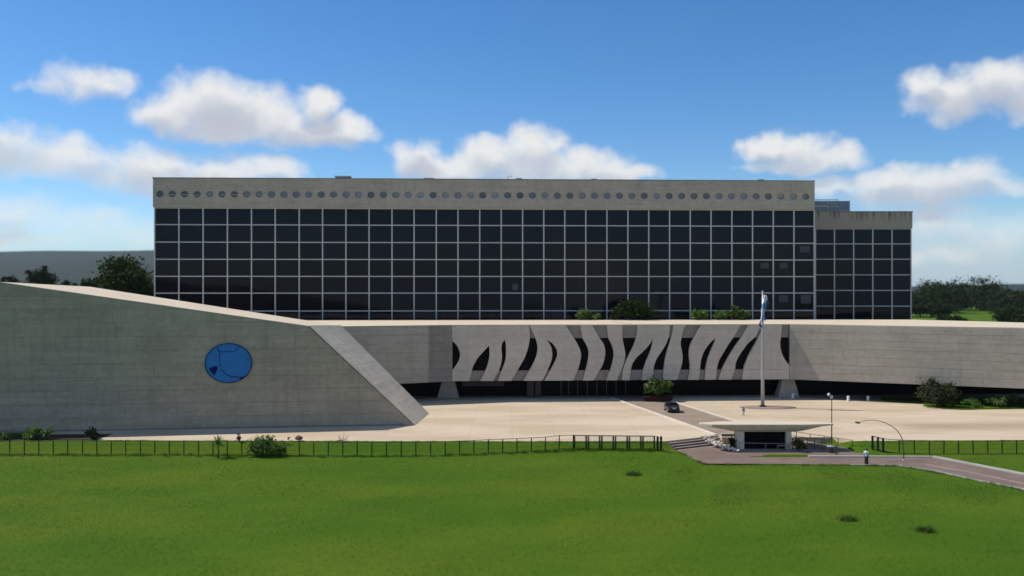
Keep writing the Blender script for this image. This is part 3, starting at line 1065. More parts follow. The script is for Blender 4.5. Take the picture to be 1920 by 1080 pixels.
# ------------------------------------------------------------------ big slab-like wing on the left
WF = Wall((-63.8, 112.9), (-12.8, 118.9))
wing = thing('concrete_wing', 'huge sloping concrete slab wing on the left with a blue round window', 'building', (-40, 118, 0))
s_top, z_top = WF.px(579.5, 612.5)
s_bot, _ = WF.px(777.4, 797.4)
s_l, z_l = WF.px(0, 530)
s_far = -26.0
z_far = z_l + (z_l - z_top) / (s_top - s_l) * (s_l - s_far) * .8
WBk = Wall((-63.8 + 1.6, 112.9 + 11.0), (-12.8 + .85, 118.9 + 10.9))
sb_top, zb_top = WBk.px(638, 611.8)
sb_l, zb_l = WBk.px(169, 539)
sb_0, zb_0 = WBk.px(0, 530.2)
# body
ftop = [(s_far, z_far), (s_l, z_l), (s_top, z_top)]
btop = [(s_far, z_far - .2), (sb_0, zb_0), (sb_l, zb_l), (sb_top, zb_top)]
e0 = Vector((.5, 0))
ft = [WF.w(a, b) for a, b in ftop]
bt = [WBk.w(a, b) for a, b in btop]
fb = [WF.w(s_far, -.4), WF.w(s_bot, -.02)]
bb = [WBk.w(s_far, -.4), WBk.w(WBk.px(803.5)[0], -.02)]
vs = ft + bt + fb + bb
mb = MB().add([tuple(v) for v in vs], [(7, 8, 2, 1, 0), (9, 10, 6, 5, 4, 3)[::-1], (7, 8, 10, 9), (7, 0, 3, 9)])
obj('core_wall', mb, M['concrete_joint'], wing)
outline = [(s_far, -.05), (s_bot - .05, -.05), (s_top - .02, z_top - .03), (s_l, z_l - .03), (s_far, z_far - .03)]
clad(WF, outline, wing, M['concrete_wing'], -.05, 1.70, (3.2, 6.4), gap=.024, o0=.07, o1=.004, seed=8)
# lit roof skin and the slanting end face, each with a little thickness
up = Vector((0, 0, .10))
mb = MB()
fr = [p + Vector((0, -.09, 0)) for p in ft]
vs = fr + bt
mb.add([tuple(p + up) for p in vs], [(0, 1, 4, 3), (1, 2, 6, 5), (1, 5, 4)])
mb.add([tuple(p) for p in vs], [(0, 1, 4, 3), (1, 2, 6, 5), (1, 5, 4)])
mb.add([tuple(fr[0]), tuple(fr[1]), tuple(fr[2]), tuple(fr[0] + up), tuple(fr[1] + up), tuple(fr[2] + up)], [(0, 1, 4, 3), (1, 2, 5, 4)])
mb.add([tuple(bt[0]), tuple(bt[1]), tuple(bt[2]), tuple(bt[3]), tuple(bt[0] + up), tuple(bt[1] + up), tuple(bt[2] + up), tuple(bt[3] + up)],
       [(0, 1, 5, 4), (1, 2, 6, 5), (2, 3, 7, 6)])
o = obj('roof', mb, M['concrete_roof'], wing)
# end face: eight cast strips running down the slope
T0, T1, B0, B1 = ft[2] + Vector((0, -.075, .10)), bt[3] + Vector((0, 0, .10)), fb[1] + Vector((.05, -.075, 0)), bb[1].copy()
nn = Vector((.70, 0, .71))
rows_, cols_ = 5, 2
for i in range(rows_):
    for k in range(cols_):
        u0, u1 = i / rows_ + .0006, (i + 1) / rows_ - .0006
        v0, v1 = k / cols_ + (.001 if k else 0), (k + 1) / cols_ - (.001 if k < cols_ - 1 else 0)
        q = []
        for (u, v) in ((u0, v0), (u1, v0), (u1, v1), (u0, v1)):
            a = T0.lerp(B0, u)
            b = T1.lerp(B1, u)
            q.append(a.lerp(b, v))
        mb = MB().prism([tuple(p + nn * .002) for p in q], [tuple(p + nn * (.09 + rng.uniform(0, .01))) for p in q])
        obj('end_panel', mb, M['concrete_end'], wing)
# core end closing face
mb = MB().add([tuple(ft[2]), tuple(fb[1]), tuple(bb[1]), tuple(bt[3])], [(0, 1, 2, 3)])
obj('end_wall', mb, M['concrete_joint'], wing)
# low footing along its base
mb = MB()
WF.prism(mb, [(s_far, -.3), (s_bot - 1.0, -.3), (s_bot - 1.4, .22), (s_far, .22)], .32, .08)
obj('footing', mb, M['concrete_dark'], wing)
# blue round window covered with a tarpaulin
cs_, cz_ = WF.px(429, 680.5)
rx_ = (WF.px(473.5)[0] - WF.px(384.8)[0]) / 2
rz_ = (WF.px(429, 643)[1] - WF.px(429, 717.5)[1]) / 2
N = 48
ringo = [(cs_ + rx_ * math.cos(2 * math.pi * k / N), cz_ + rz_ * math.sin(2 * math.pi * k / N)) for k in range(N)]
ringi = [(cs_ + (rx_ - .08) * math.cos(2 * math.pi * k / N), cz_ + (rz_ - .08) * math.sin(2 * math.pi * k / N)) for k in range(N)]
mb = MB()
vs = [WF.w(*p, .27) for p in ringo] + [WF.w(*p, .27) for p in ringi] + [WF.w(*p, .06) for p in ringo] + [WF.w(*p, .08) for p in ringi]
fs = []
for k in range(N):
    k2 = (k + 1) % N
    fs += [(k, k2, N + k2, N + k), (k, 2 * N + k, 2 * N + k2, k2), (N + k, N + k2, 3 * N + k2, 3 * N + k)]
rw = obj('round_window', mb.add(vs, fs), M['hole'], wing)  # dark rim stands in for the shadow line of a recess
# the tarp is a gently billowing sheet
mb = MB()
vs = [WF.w(cs_, cz_, .20)]
NR = 10
for r in range(1, NR + 1):
    for k in range(N):
        a = 2 * math.pi * k / N
        f_ = r / NR
        x, z = (rx_ - .06) * f_ * math.cos(a), (rz_ - .06) * f_ * math.sin(a)
        wv = .185 + .05 * math.sin(x * 2.1 + z * 1.3) * (1 - f_ * .6) + .035 * math.sin(z * 3.7 - x) * (1 - f_)
        vs.append(WF.w(cs_ + x, cz_ + z, wv))
fs = [(0, 1 + k, 1 + (k + 1) % N) for k in range(N)]
for r in range(NR - 1):
    for k in range(N):
        k2 = (k + 1) % N
        fs.append((1 + r * N + k, 1 + (r + 1) * N + k, 1 + (r + 1) * N + k2, 1 + r * N + k2))
obj('tarpaulin', mb.add(vs, fs), M['tarp'], rw, smooth=True)


def tarp_px(x, y):
    return WF.px(360 + x / 9.0, 620 + y / 9.0)


mb = MB()
for path_ in ([(430, 285), (465, 345), (470, 360)], [(470, 360), (600, 352), (735, 355)], [(735, 330), (800, 265)], [(465, 380), (470, 500), (490, 610)],
              [(500, 650), (560, 720), (640, 765), (760, 783), (850, 785), (930, 755)], [(930, 500), (965, 465)]):
    pts = []
    for x, y in path_:
        s__, z__ = tarp_px(x, y)
        pts.append(WF.w(s__, z__, .215))
    wide = .065 if path_[0][0] in (500, 430) else .035
    mb.tube(pts, wide, 6)
obj('fold', mb, M['tarp_fold'], rw)
mb = MB()
WF.prism(mb, [tarp_px(*q) for q in ((290, 640), (385, 595), (440, 605), (430, 660), (400, 720), (385, 755), (340, 700))], .275, .2)
obj('tear', mb, M['hole'], rw)
mb = MB()
WF.prism(mb, [tarp_px(*q) for q in ((810, 800), (850, 785), (915, 762), (880, 800), (835, 825))], .275, .2)
obj('tear', mb, M['hole'], rw)

# ------------------------------------------------------------------ foliage
def leaves(center, rad, n_cl, per, leaf, spread=.30, flat=.25, shape=None, hollow=.55):
    """leaf faces gathered in clumps through an uneven crown volume"""
    out_v, out_f = [], []
    cx, cy, cz = center
    lobes = [(nr.uniform(0, 2 * math.pi), nr.uniform(.5, 1.3), nr.uniform(.12, .30)) for _ in range(4)]
    V = []
    for c in range(n_cl):
        while True:
            d = nr.normal(size=3)
            d /= np.linalg.norm(d)
            if d[2] > -0.75:
                break
        ang = math.atan2(d[1], d[0])
        k = 1 + sum(a * math.sin(m * 2 * ang + p + d[2] * 3) for p, m, a in lobes) * .55
        r = (hollow + (1 - hollow) * nr.random() ** .6) * k
        p = np.array([cx + d[0] * rad[0] * r, cy + d[1] * rad[1] * r, cz + d[2] * rad[2] * r])
        cr = spread * (rad[0] + rad[2]) / 2 * nr.uniform(.55, 1.25)
        q = p + nr.normal(size=(per, 3)) * cr * .5 * np.array([1, 1, .75])
        V.append(q)
    Q = np.concatenate(V)
    n = len(Q)
    a = nr.normal(size=(n, 3))
    a /= np.linalg.norm(a, axis=1)[:, None]
    b = np.cross(a, nr.normal(size=(n, 3)))
    b /= np.linalg.norm(b, axis=1)[:, None]
    sz = leaf * nr.uniform(.6, 1.35, size=(n, 1))
    a, b = a * sz, b * sz * .55
    verts = np.stack([Q - a, Q + b - a * .1, Q + a, Q - b - a * .1], axis=1).reshape(-1, 3)
    return verts


def leaf_obj(name, verts, mat, parent, corners=4):
    n = len(verts) // corners
    off = np.array(origin(parent)) if parent else 0
    me = bpy.data.meshes.new(name)
    me.vertices.add(len(verts))
    me.vertices.foreach_set('co', (verts - off).astype(np.float32).ravel())
    me.loops.add(n * corners)
    me.loops.foreach_set('vertex_index', np.arange(n * corners, dtype=np.int32))
    me.polygons.add(n)
    me.polygons.foreach_set('loop_start', np.arange(0, n * corners, corners, dtype=np.int32))
    me.polygons.foreach_set('loop_total', np.full(n, corners, dtype=np.int32))
    me.update(calc_edges=True)
    me.validate()
    me.materials.append(mat)
    o = bpy.data.objects.new(name, me)
    C.objects.link(o)
    o.parent = parent
    return o


def limbs(base, top, crown_r, n, r0):
    mb = MB()
    b, t = Vector(base), Vector(top)
    mid = b.lerp(t, .5) + Vector((rng.uniform(-.15, .15), rng.uniform(-.15, .15), 0)) * crown_r * .3
    mb.tube([b, b.lerp(mid, .5), mid, t], [r0 * 1.25, r0, r0 * .75, r0 * .3], 8)
    for k in range(n):
        a = 2 * math.pi * k / n + rng.uniform(-.4, .4)
        s = b.lerp(t, rng.uniform(.42, .75))
        e = s + Vector((math.cos(a), math.sin(a), rng.uniform(.35, .8))) * crown_r * rng.uniform(.45, .8)
        m_ = s.lerp(e, .5) + Vector((0, 0, -.06 * crown_r))
        mb.tube([s, m_, e], [r0 * .5, r0 * .32, r0 * .12], 6)
    return mb


def tree(label, base, hgt, cr, mat, n_cl=70, per=55, leaf=.35, group=None, trunk=.42, flat=.75, name='broadleaf_tree'):
    t = thing(name, label, 'tree', base, group)
    b = Vector(base)
    cz = b.z + hgt * (1 + trunk * .5) * .5 + hgt * .08
    rz = (b.z + hgt - cz) * .95
    obj('trunk', limbs(b, (b.x, b.y, cz + rz * .3), cr, 6, max(.12, hgt * .022)), M['bark'], t, smooth=True)
    leaf_obj('crown', leaves((b.x, b.y, cz), (cr, cr, rz), n_cl, per, leaf), mat, t)
    return t


def bush(label, base, hgt, cr, mat, n_cl=26, per=36, leaf=.16, group=None, name='shrub', stems=5, cy=None):
    t = thing(name, label, 'shrub', base, group)
    b = Vector(base)
    mb = MB()
    for k in range(stems):
        a = 2 * math.pi * k / stems + rng.uniform(-.5, .5)
        e = b + Vector((math.cos(a) * cr * .55, math.sin(a) * (cy or cr) * .55, hgt * rng.uniform(.6, .9)))
        mb.tube([b + Vector((0, 0, -.05)), b.lerp(e, .5) + Vector((0, 0, .05)), e], [.05, .035, .012], 5)
    obj('stem', mb, M['bark'], t)
    leaf_obj('foliage', leaves((b.x, b.y, b.z + hgt * .52), (cr * .88, (cy or cr) * .88, hgt * .46), n_cl, per, leaf, .42, hollow=.35), mat, t)
    return t


# plants on the low roof in front of the glass
def roofp(px, d, z=ZR + .02):
    return ((px - 960) / F * d, d, z)


bush('low bright green leafy plant at the roof edge, left of the big dark bush', roofp(1101, 166.5), 1.75, 2.1, M['leaf_light'], 20, 26, .30, cy=1.0)
bush('large dark bush on the low roof against the glass wall', roofp(1188, 166.3), 3.5, 3.9, M['leaf_dark'], 46, 60, .26, cy=1.5)
bush('bright leafy plant on the low roof, first to the right of the big dark bush', roofp(1310, 166.5), 1.9, 1.8, M['leaf_light'], 18, 26, .30, cy=.9)
bush('low spreading bright plant on the low roof between two leafy plants', roofp(1346, 166.5), 1.6, 1.7, M['leaf_light'], 14, 26, .30, cy=.9)
bush('tallest bright green leafy plant on the low roof', roofp(1374, 166.6), 2.6, 1.3, M['leaf_mid'], 18, 28, .28, cy=.9)
bush('bright leafy plant on the low roof nearest the flagpole', roofp(1397, 166.5), 1.7, 1.3, M['leaf_light'], 14, 24, .30, cy=.9)

# planter at the head of the driveway
pb = Vector(((1234 - 960) / F * 144.1, 144.1, .03))
t = thing('planter', 'red planter trough darkened as in shade under the building at the head of the driveway', 'planter', pb)
obj('trough', MB().prism([(pb.x - 2.1, pb.y - .7, .03), (pb.x + 2.1, pb.y - .7, .03), (pb.x + 2.1, pb.y + .7, .03), (pb.x - 2.1, pb.y + .7, .03)],
                         [(pb.x - 2.3, pb.y - .8, .72), (pb.x + 2.3, pb.y - .8, .72), (pb.x + 2.3, pb.y + .8, .72), (pb.x - 2.3, pb.y + .8, .72)]), M['terracotta'], t, bevel=.05)
obj('rim', MB().box(pb.x - 2.38, pb.x + 2.38, pb.y - .88, pb.y + .88, .723, .82), M['terracotta'], t, bevel=.03)
bush('glossy green bush growing in the red planter', (pb.x, pb.y, .83), 2.75, 2.3, M['leaf_mid'], 44, 42, .24, cy=1.7)

# shrubs on the grass island
g_ = 'shrubs on the grass island by the right wing'


def gp(px, py):
    p = P(px, py, .16)
    return (p.x, p.y, .16)


bush('largest dark olive bush on the grass island, against the right wing', gp(1757, 762), 3.75, 2.75, M['leaf_olive'], 60, 70, .17, g_, cy=1.9)
bush('small dark clipped bush in front of the largest bush', gp(1773, 763.5), 1.35, 1.3, M['leaf_dark'], 24, 40, .13, g_)
bush('low light green shrub right of the dark clipped bush', gp(1817, 760), 1.25, 1.35, M['leaf_light'], 22, 36, .14, g_)
bush('little yellow green shrub at the kerb of the grass island', gp(1830, 764), .95, .8, M['leaf_light'], 14, 30, .12, g_)
bush('loose mixed green shrub right of the little yellow green one', gp(1872, 763), 1.5, 1.6, M['leaf_light'], 22, 34, .14, g_)
bush('slender upright shrub near the right border of the photo', gp(1901, 758.5), 2.0, .5, M['leaf_light'], 14, 26, .13, g_)
bush('pale low shrub at the right border of the photo', gp(1918, 757), .9, .8, M['leaf_mid'], 12, 26, .13, g_)

# plants along the fence and under the left wing
def gg(px, py):
    return tuple(G(px, py))


bush('broad bright green bush standing at the left fence', gg(497, 855), 1.95, 2.45, M['leaf_light'], 44, 46, .17, cy=1.2)
bush('leafy weeds at the foot of the left wing wall', ((68 - 960) / F * 107.5, 107.5, .06), 1.35, 2.2, M['leaf_light'], 22, 26, .18, cy=.8)
bush('small dark shrub at the right end of the shaded bed', ((172 - 960) / F * 107.8, 107.8, .06), 1.25, .95, M['leaf_dark'], 16, 26, .15)
bush('pale low weed at the far left of the shaded bed', ((12 - 960) / F * 107.0, 107.0, .06), .7, .8, M['leaf_mid'], 10, 20, .14)
bush('small reddish shrub between the young tree and the broad bush', gg(449, 829), .95, .35, M['leaf_red'], 8, 20, .10)
# young tree by the fence: thin trunk, tuft of long leaves
b = Vector(gg(409, 858))
t = thing('young_tree', 'young thin-trunked tree with a tufted crown beside the left fence', 'tree', b)
obj('trunk', MB().tube([b + Vector((0, 0, -.1)), b + Vector((.05, 0, .7)), b + Vector((-.02, 0, 1.5))], [.10, .075, .06], 8), M['bark'], t, smooth=True)
fr_v = []
for k in range(84):
    a, el = rng.uniform(0, 6.28), rng.uniform(-.1, 1.3)
    L = rng.uniform(1.0, 1.75)
    p0 = b + Vector((-.02, 0, 1.35 + rng.uniform(0, .3)))
    d = Vector((math.cos(a) * math.cos(el), math.sin(a) * math.cos(el), math.sin(el)))
    sd = d.cross(Vector((0, 0, 1))).normalized() * .07
    for q in range(4):
        u0, u1 = q / 4, (q + 1) / 4
        A0 = p0 + d * L * u0 - Vector((0, 0, .45 * u0 * u0))
        A1 = p0 + d * L * u1 - Vector((0, 0, .45 * u1 * u1))
        fr_v += [A0 - sd * (1 - u0 * .6), A0 + sd * (1 - u0 * .6), A1 + sd * (1 - u1 * .8), A1 - sd * (1 - u1 * .8)]
leaf_obj('crown', np.array([tuple(v) for v in fr_v]), M['leaf_light'], t)
# dry twig, boulder
b = Vector(gg(637, 830))
t = thing('dry_branch', 'bare dry branch lying on the lawn edge behind the fence', 'branch', b)
mb = MB().tube([b + Vector((-.7, 0, .05)), b + Vector((-.1, .1, .25)), b + Vector((.5, 0, .3)), b + Vector((1.0, .1, .75))], [.05, .05, .04, .015], 6)
for k in range(7):
    s0 = b + Vector((rng.uniform(-.5, .7), 0, .2))
    mb.tube([s0, s0 + Vector((rng.uniform(-.4, .4), rng.uniform(-.3, .3), rng.uniform(.3, .9)))], [.03, .01], 5)
obj('twig', mb, M['bark'], t)


def rock(name, label, base, r, sq, mat, seed, cat='rock'):
    bm = bmesh.new()
    bmesh.ops.create_icosphere(bm, subdivisions=2, radius=r)
    rr = random.Random(seed)
    for v in bm.verts:
        k = 1 + .22 * math.sin(v.co.x * 5 / r + seed) * math.cos(v.co.y * 4 / r) + rr.uniform(-.1, .1)
        v.co = Vector((v.co.x * k, v.co.y * k, max(-.3 * r, v.co.z * k * sq)))
    me = bpy.data.meshes.new(name)
    bm.to_mesh(me)
    bm.free()
    me.materials.append(mat)
    o = bpy.data.objects.new(name, me)
    C.objects.link(o)
    o.location = base
    return tag(o, label, cat)


p = G(560, 827)
rock('boulder', 'brown rounded boulder behind the left fence', (p.x, p.y, p.z + .3), .42, .85, M['rock'], 3)

# ------------------------------------------------------------------ trees in the distance
tg = 'dark trees beyond the right end of the buildings'
rt = [(1726, 470, 15, 13, 'nearest the annex wall'), (1757, 540, 20, 17, 'second out from the annex, with a rounded top'), (1800, 620, 24.5, 25, 'tallest and broadest, in the middle of the row'),
      (1845, 600, 19.5, 17, 'just right of the tallest one'), (1880, 640, 16, 16, 'with a low flat crown'), (1918, 560, 17, 18, 'at the right border'),
      (2010, 600, 18.5, 20, 'past the right border'), (2110, 560, 17, 19, 'far past the right border'), (2230, 620, 20, 24, 'farthest out past the right border')]
for i, (px, d, hg, cr, wh) in enumerate(rt):
    d, hg, cr = d * 1.2, 16.4 + (hg - 18) * 1.2, cr * 1.2
    tree('dark distant tree beyond the field, ' + wh, ((px - 960) / F * d, d, 0), hg, cr, M['leaf_dark'], 120, 70, .9, tg, trunk=-.25)
rb = [(1785, 430, 5.0, 6.5, 'round bush on the far field below the tallest dark trees'), (1895, 400, 9.0, 8.0, 'dark bush on the far field towards the right border')]
for px, d, hg, cr, lb in rb:
    bush(lb, ((px - 960) / F * d, d, 0), hg, cr, M['leaf_dark'], 40, 50, .7, None, stems=6)
tree('olive green tree rising behind the sloping roof beside the tower', ((236 - 960) / F * 215, 215, 0), 24.3, 6.6, M['leaf_far'], 170, 80, .42, None, trunk=.35)
tree('smaller dark tree left of the olive green tree behind the roof', ((192 - 960) / F * 232, 232, 0), 20.6, 2.6, M['leaf_dark'], 40, 50, .45, None, trunk=.4)
lg = 'dark far trees seen over the left wing roof'
lt = [(15, 330, 24.5, 4.2, 'dark far tree at the left border over the wing roof'), (68, 360, 27.0, 5.0, 'broad dark far tree over the wing roof'), (84, 365, 27.2, 3.6, 'dark far tree just right of the broad one'),
      (100, 380, 21.5, 4.2, 'low dark far tree in the middle over the wing roof'), (132, 380, 21.0, 3.4, 'lowest dark far tree over the wing roof'), (163, 300, 23.2, 3.0, 'slim dark far tree left of the olive green tree'), (48, 340, 21.3, 4.6, 'low green far tree beside the broad dark one')]
for px, d, hg, cr, lb in lt:
    hg, cr = hg - 1.2, cr * .8
    tree(lb, ((px - 960) / F * d, d, 0), hg, cr, M['leaf_dark'] if 'green far' not in lb else M['leaf_mid'], 40, 45, .6, lg, trunk=.5)

# ------------------------------------------------------------------ fences
def fence(name, label, pts, spacing, hgt, r, rail_r, wires=3):
    pts = [Vector(p) for p in pts]
    t = thing(name, label, 'fence', pts[0])
    seg = [(pts[i + 1] - pts[i]).length for i in range(len(pts) - 1)]
    tot = sum(seg)
    n = int(round(tot / spacing))

    def at_len(L):
        for i, s in enumerate(seg):
            if L <= s or i == len(seg) - 1:
                q = pts[i].lerp(pts[i + 1], min(1, L / s))
                q.z = height(q.x, q.y) if not name.startswith('gate') else q.z
                return q
            L -= s
    P_ = [at_len(tot * k / n) for k in range(n + 1)]
    pm = obj('post', MB().tube([(0, 0, -.25), (0, 0, hgt)], r, 6), M['fence_green'], local=True)
    me = pm.data
    bpy.data.objects.remove(pm)
    o0 = pts[0]
    for q in P_:
        inst('post', me, t, q - o0, (1, 1, rng.uniform(.985, 1.02)), (R(rng.uniform(-.8, .8)), R(rng.uniform(-.8, .8)), 0))
    obj('top_rail', MB().tube([q + Vector((0, 0, hgt - .03)) for q in P_], rail_r, 5), M['fence_green'], t)
    mb = MB()
    for k in range(wires):
        mb.tube([q + Vector((0, -.03, hgt * (k + .12) / wires)) for q in P_], .008 if k else .02, 4)
    # woven mesh: thin diagonal wires
    for a, b in zip(P_[:-1], P_[1:]):
        for k in range(6):
            u = k / 6
            lo, hi = a.lerp(b, u), a.lerp(b, u + 1 / 6)
            mb.add([lo + Vector((-.004, 0, 0)), lo + Vector((.004, 0, 0)), hi + Vector((.004, 0, hgt)), hi + Vector((-.004, 0, hgt))], [(0, 1, 2, 3)])
            mb.add([hi + Vector((-.004, .01, 0)), hi + Vector((.004, .01, 0)), lo + Vector((.004, .01, hgt)), lo + Vector((-.004, .01, hgt))], [(0, 1, 2, 3)])
    wm = obj('wire_mesh', mb, M['fence_green'], t)
    return t


left_pts = [G(-90, 853), G(0, 853.2), G(400, 853.5), G(700, 856), G(820, 855), G(917, 850.5), G(971, 848.4), G(1024, 845.6), G(1050, 842.3), G(1075, 841.9)]
fence('wire_fence', 'long thin dark wire fence across the lawn on the left', left_pts, 1.64, 1.62, .062, .032)
right_pts = [G(1657, 848), G(1682, 850), G(1737, 851.5), G(1843, 851.5), G(1960, 850.5)]
fence('wire_fence', 'thin dark wire fence on the lawn at the right', right_pts, 1.6, 1.55, .065, .034)
t0 = G(1636, 843)
fence('fence_return', 'short black fence end of thick posts beside the right fence', [t0, G(1646, 845.5), G(1656, 848)], .62, 1.58, .13, .05, 2)


# dense gate panels between the fence and the path: each panel a thing of its own
def gate(label, a, b, group):
    t = thing('mesh_gate', label, 'gate', a, group)
    hgt = 1.6
    for q in (a, b):
        dirx = (b - a).normalized() * (.10 if q is a else -.10)
        obj('post', MB().tube([q + dirx + Vector((0, 0, -.2)), q + dirx + Vector((0, 0, hgt + .02))], .075, 6), M['fence_green'], t)
    d = b - a
    i0, i1 = a + d * .14, a + d * .86
    for z0 in (.12, .80, hgt - .07):
        obj('rail', MB().tube([i0 + Vector((0, 0, z0)), i1 + Vector((0, 0, z0))], .028, 5), M['fence_green'], t)
    obj('top_rail', MB().tube([a + Vector((0, 0, hgt)), b + Vector((0, 0, hgt))], .03, 5), M['fence_green'], t)
    for k in range(11):
        q = i0.lerp(i1, k / 10)
        obj('bar', MB().tube([q + Vector((0, 0, .12)), q + Vector((0, 0, hgt - .07))], .011 if k not in (0, 10) else .028, 4), M['fence_green'], t)
    return t


gx = [1075, 1101, 1126.5, 1152, 1178, 1203.5, 1229]
gy = [841.9, 842.2, 842.5, 842.8, 843.1, 843.3, 843.6]
ords = ['leftmost black gate panel, joined to the long wire fence', 'second black gate panel from the left', 'third black gate panel from the left', 'black gate panel, third from the path end',
        'black gate panel, second from the path end', 'black gate panel nearest the brown path']
for k in range(6):
    gate(ords[k], G(gx[k], gy[k]), G(gx[k + 1], gy[k + 1]), 'black gate panels left of the path')
pe = G(1232, 844)
t = thing('gate_post', 'pair of stout black posts ending the gate row by the path', 'post', pe)
for px in (1233, 1239.5):
    q = G(px, 844)
    obj('post', MB().tube([q + Vector((0, 0, -.2)), q + Vector((0, 0, 1.58))], .13, 8), M['fence_green'], t)
for z0 in (.35, .8, 1.3):
    obj('tie', MB().tube([G(1233, 844) + Vector((0, 0, z0)), G(1239.5, 844) + Vector((0, 0, z0))], .035, 5), M['fence_green'], t)

# ------------------------------------------------------------------ steps from the plaza down to the path
sd = (Vector(PL_B) - Vector(PL_A)).normalized()
sn = Vector((sd.y, -sd.x))
t = thing('staircase', 'wide low steps between the plaza and the brown path', 'steps', (21, 108, LOW))
for k in range(4):
    z1 = .03 - .2 * (k + 1) + .0
    a, b = Vector(PL_A) + sn * (.002 + .5 * k) + sd * .2, Vector(PL_B) + sn * (.002 + .5 * k)
    mb = MB().slab([a, a + sn * .5, b + sn * .5, b], LOW - .2, z1)
    obj('step', mb, M['path'], t)
    mb = MB().slab([a + sn * .42, a + sn * .505, b + sn * .505, b + sn * .42], z1 + .001, z1 + .016)
    obj('nosing', mb, M['kerb'], t)
lw = thing('low_wall', 'low dark wall at the top of the steps, left of the guardhouse', 'wall', (25.3, 110.3, 0))
obj('base', MB().box(25.4, 30.6, 109.75, 109.98, -.8, .30), M['path'], lw)
obj('cap', MB().box(25.3, 30.7, 109.7, 110.03, .302, .40), M['pale_stone'], lw)

# ------------------------------------------------------------------ guardhouse
gh = thing('guardhouse', 'small guardhouse under a broad boat-shaped concrete roof', 'guardhouse', (29.4, 105, LOW))
XA, XB = 26.0, 32.35
YF, YB = 104.9, 106.1
top_z = 2.28
# hull roof: pointed ends, deepest in the middle
NS = 28
vs, fs = [], []
x_l, x_r = 21.85, 37.1
for i in range(NS + 1):
    u = i / NS
    x = x_l + (x_r - x_l) * u
    v = 2 * u - 1
    flat = 1 - sst(abs(v), .42, 1.02)
    dz = .20 + .72 * (1 - sst(abs(v), .36, 1.05) ** 1.0)
    yf = 104.15 + .6 * max(0, v - .55) / .45 * .9 + (.9 * max(0, -v - .86) / .14)
    yb = 106.7 - .9 * sst(abs(v), .6, 1.0)
    bulge = .55
    vs += [(x, yf, top_z), (x, yf, top_z - .16), (x, yf + .55 * bulge, top_z - .16 - (dz - .16) * .55), (x, yf + .75, top_z - dz), (x, yb - .45, top_z - dz), (x, yb, top_z - .16), (x, yb, top_z)]
m_ = 7
for i in range(NS):
    for q in range(m_):
        q2 = (q + 1) % m_
        fs.append((i * m_ + q, (i + 1) * m_ + q, (i + 1) * m_ + q2, i * m_ + q2))
fs += [tuple(range(m_)), tuple(NS * m_ + q for q in range(m_ - 1, -1, -1))]
obj('roof_shell', MB().add(vs, fs), M['concrete_end'], gh)
mb = MB()
rs = [(v[0], v[1]) for i, v in enumerate(vs) if i % m_ == 0]
rb_ = [(v[0], v[1]) for i, v in enumerate(vs) if i % m_ == 6]
obj('roof_skin', MB().slab(rs + rb_[::-1], top_z + .002, top_z + .03), M['concrete_roof'], gh)
zw = top_z - .9
obj('pillar', MB().box(XA, XA + .88, YF, YF + .9, LOW, zw), M['concrete_end'], gh, bevel=.02)
obj('pillar', MB().box(XB - .62, XB, YF, YF + .9, LOW, zw), M['concrete_end'], gh, bevel=.02)
obj('back_wall', MB().box(XA + .05, XB - .05, YB, YB + .15, LOW, zw), M['glass_black'], gh)
obj('side_wall', MB().box(XA + .05, XA + .2, YF + .92, YB - .01, LOW, zw), M['dim'], gh)
obj('side_wall', MB().box(XB - .2, XB - .05, YF + .92, YB - .01, LOW, zw), M['dim'], gh)
for k in range(4):
    a = XA + .9 + (XB - XA - 1.55) * k / 4
    b_ = XA + .9 + (XB - XA - 1.55) * (k + 1) / 4
    obj('window_pane', MB().box(a + .02, b_ - .02, YF + .45, YF + .5, LOW + .1, zw - .02), M['glass_black'], gh)
obj('plinth', MB().box(XA - .3, XB + 4.0, YF - .9, YB + .4, LOW - .1, LOW + .14), M['concrete_dark'], gh)
# front handrail and bench frame
hr = thing('handrail', 'thin pale handrail across the front of the guardhouse', 'handrail', (XA, YF - .6, LOW + .14))
obj('rail', MB().tube([(XA + .1, YF - .6, LOW + .98), (XB + .9, YF - .6, LOW + .88)], .032, 6), M['pale_rail'], hr)
for x in (XA + .15, XA + 3.2, XB + .8):
    obj('post', MB().tube([(x, YF - .6, LOW + .14), (x, YF - .6, LOW + .92)], .028, 6), M['pale_rail'], hr)
be = thing('bench', 'small pale metal bench frame in front of the guardhouse window', 'bench', (XB - 1.6, YF - .35, LOW + .14))
obj('seat', MB().box(XB - 1.75, XB - .35, YF - .5, YF - .12, LOW + .60, LOW + .66), M['pale_rail'], be)
for x in (XB - 1.7, XB - .4):
    for y in (YF - .46, YF - .16):
        obj('leg', MB().tube([(x, y, LOW + .14), (x, y, LOW + .6)], .025, 6), M['pale_rail'], be)
# ramp with railings at the right
rp = thing('ramp', 'pale ramp running down to the right beside the guardhouse', 'ramp', (33, 107, LOW))
obj('deck', MB().prism([(33.0, 107.0, LOW - .1), (39.6, 103.7, LOW - .1), (40.2, 104.9, LOW - .1), (33.6, 108.4, LOW - .1)],
                       [(33.0, 107.0, .02), (39.6, 103.7, LOW + .05), (40.2, 104.9, LOW + .05), (33.6, 108.4, .02)]), M['driveway'], rp)


def railing(label, a, b, n, hgt, mat, mids):
    a, b = Vector(a), Vector(b)
    t = thing('railing', label, 'railing', a)
    for k in range(n):
        q = a.lerp(b, k / (n - 1))
        obj('post', MB().tube([q, q + Vector((0, 0, hgt))], .045, 6), mat, t)
    for f_ in mids:
        obj('rail', MB().tube([a + Vector((0, 0, hgt * f_)), b + Vector((0, 0, hgt * f_))], .03, 6), mat, t)
    return t


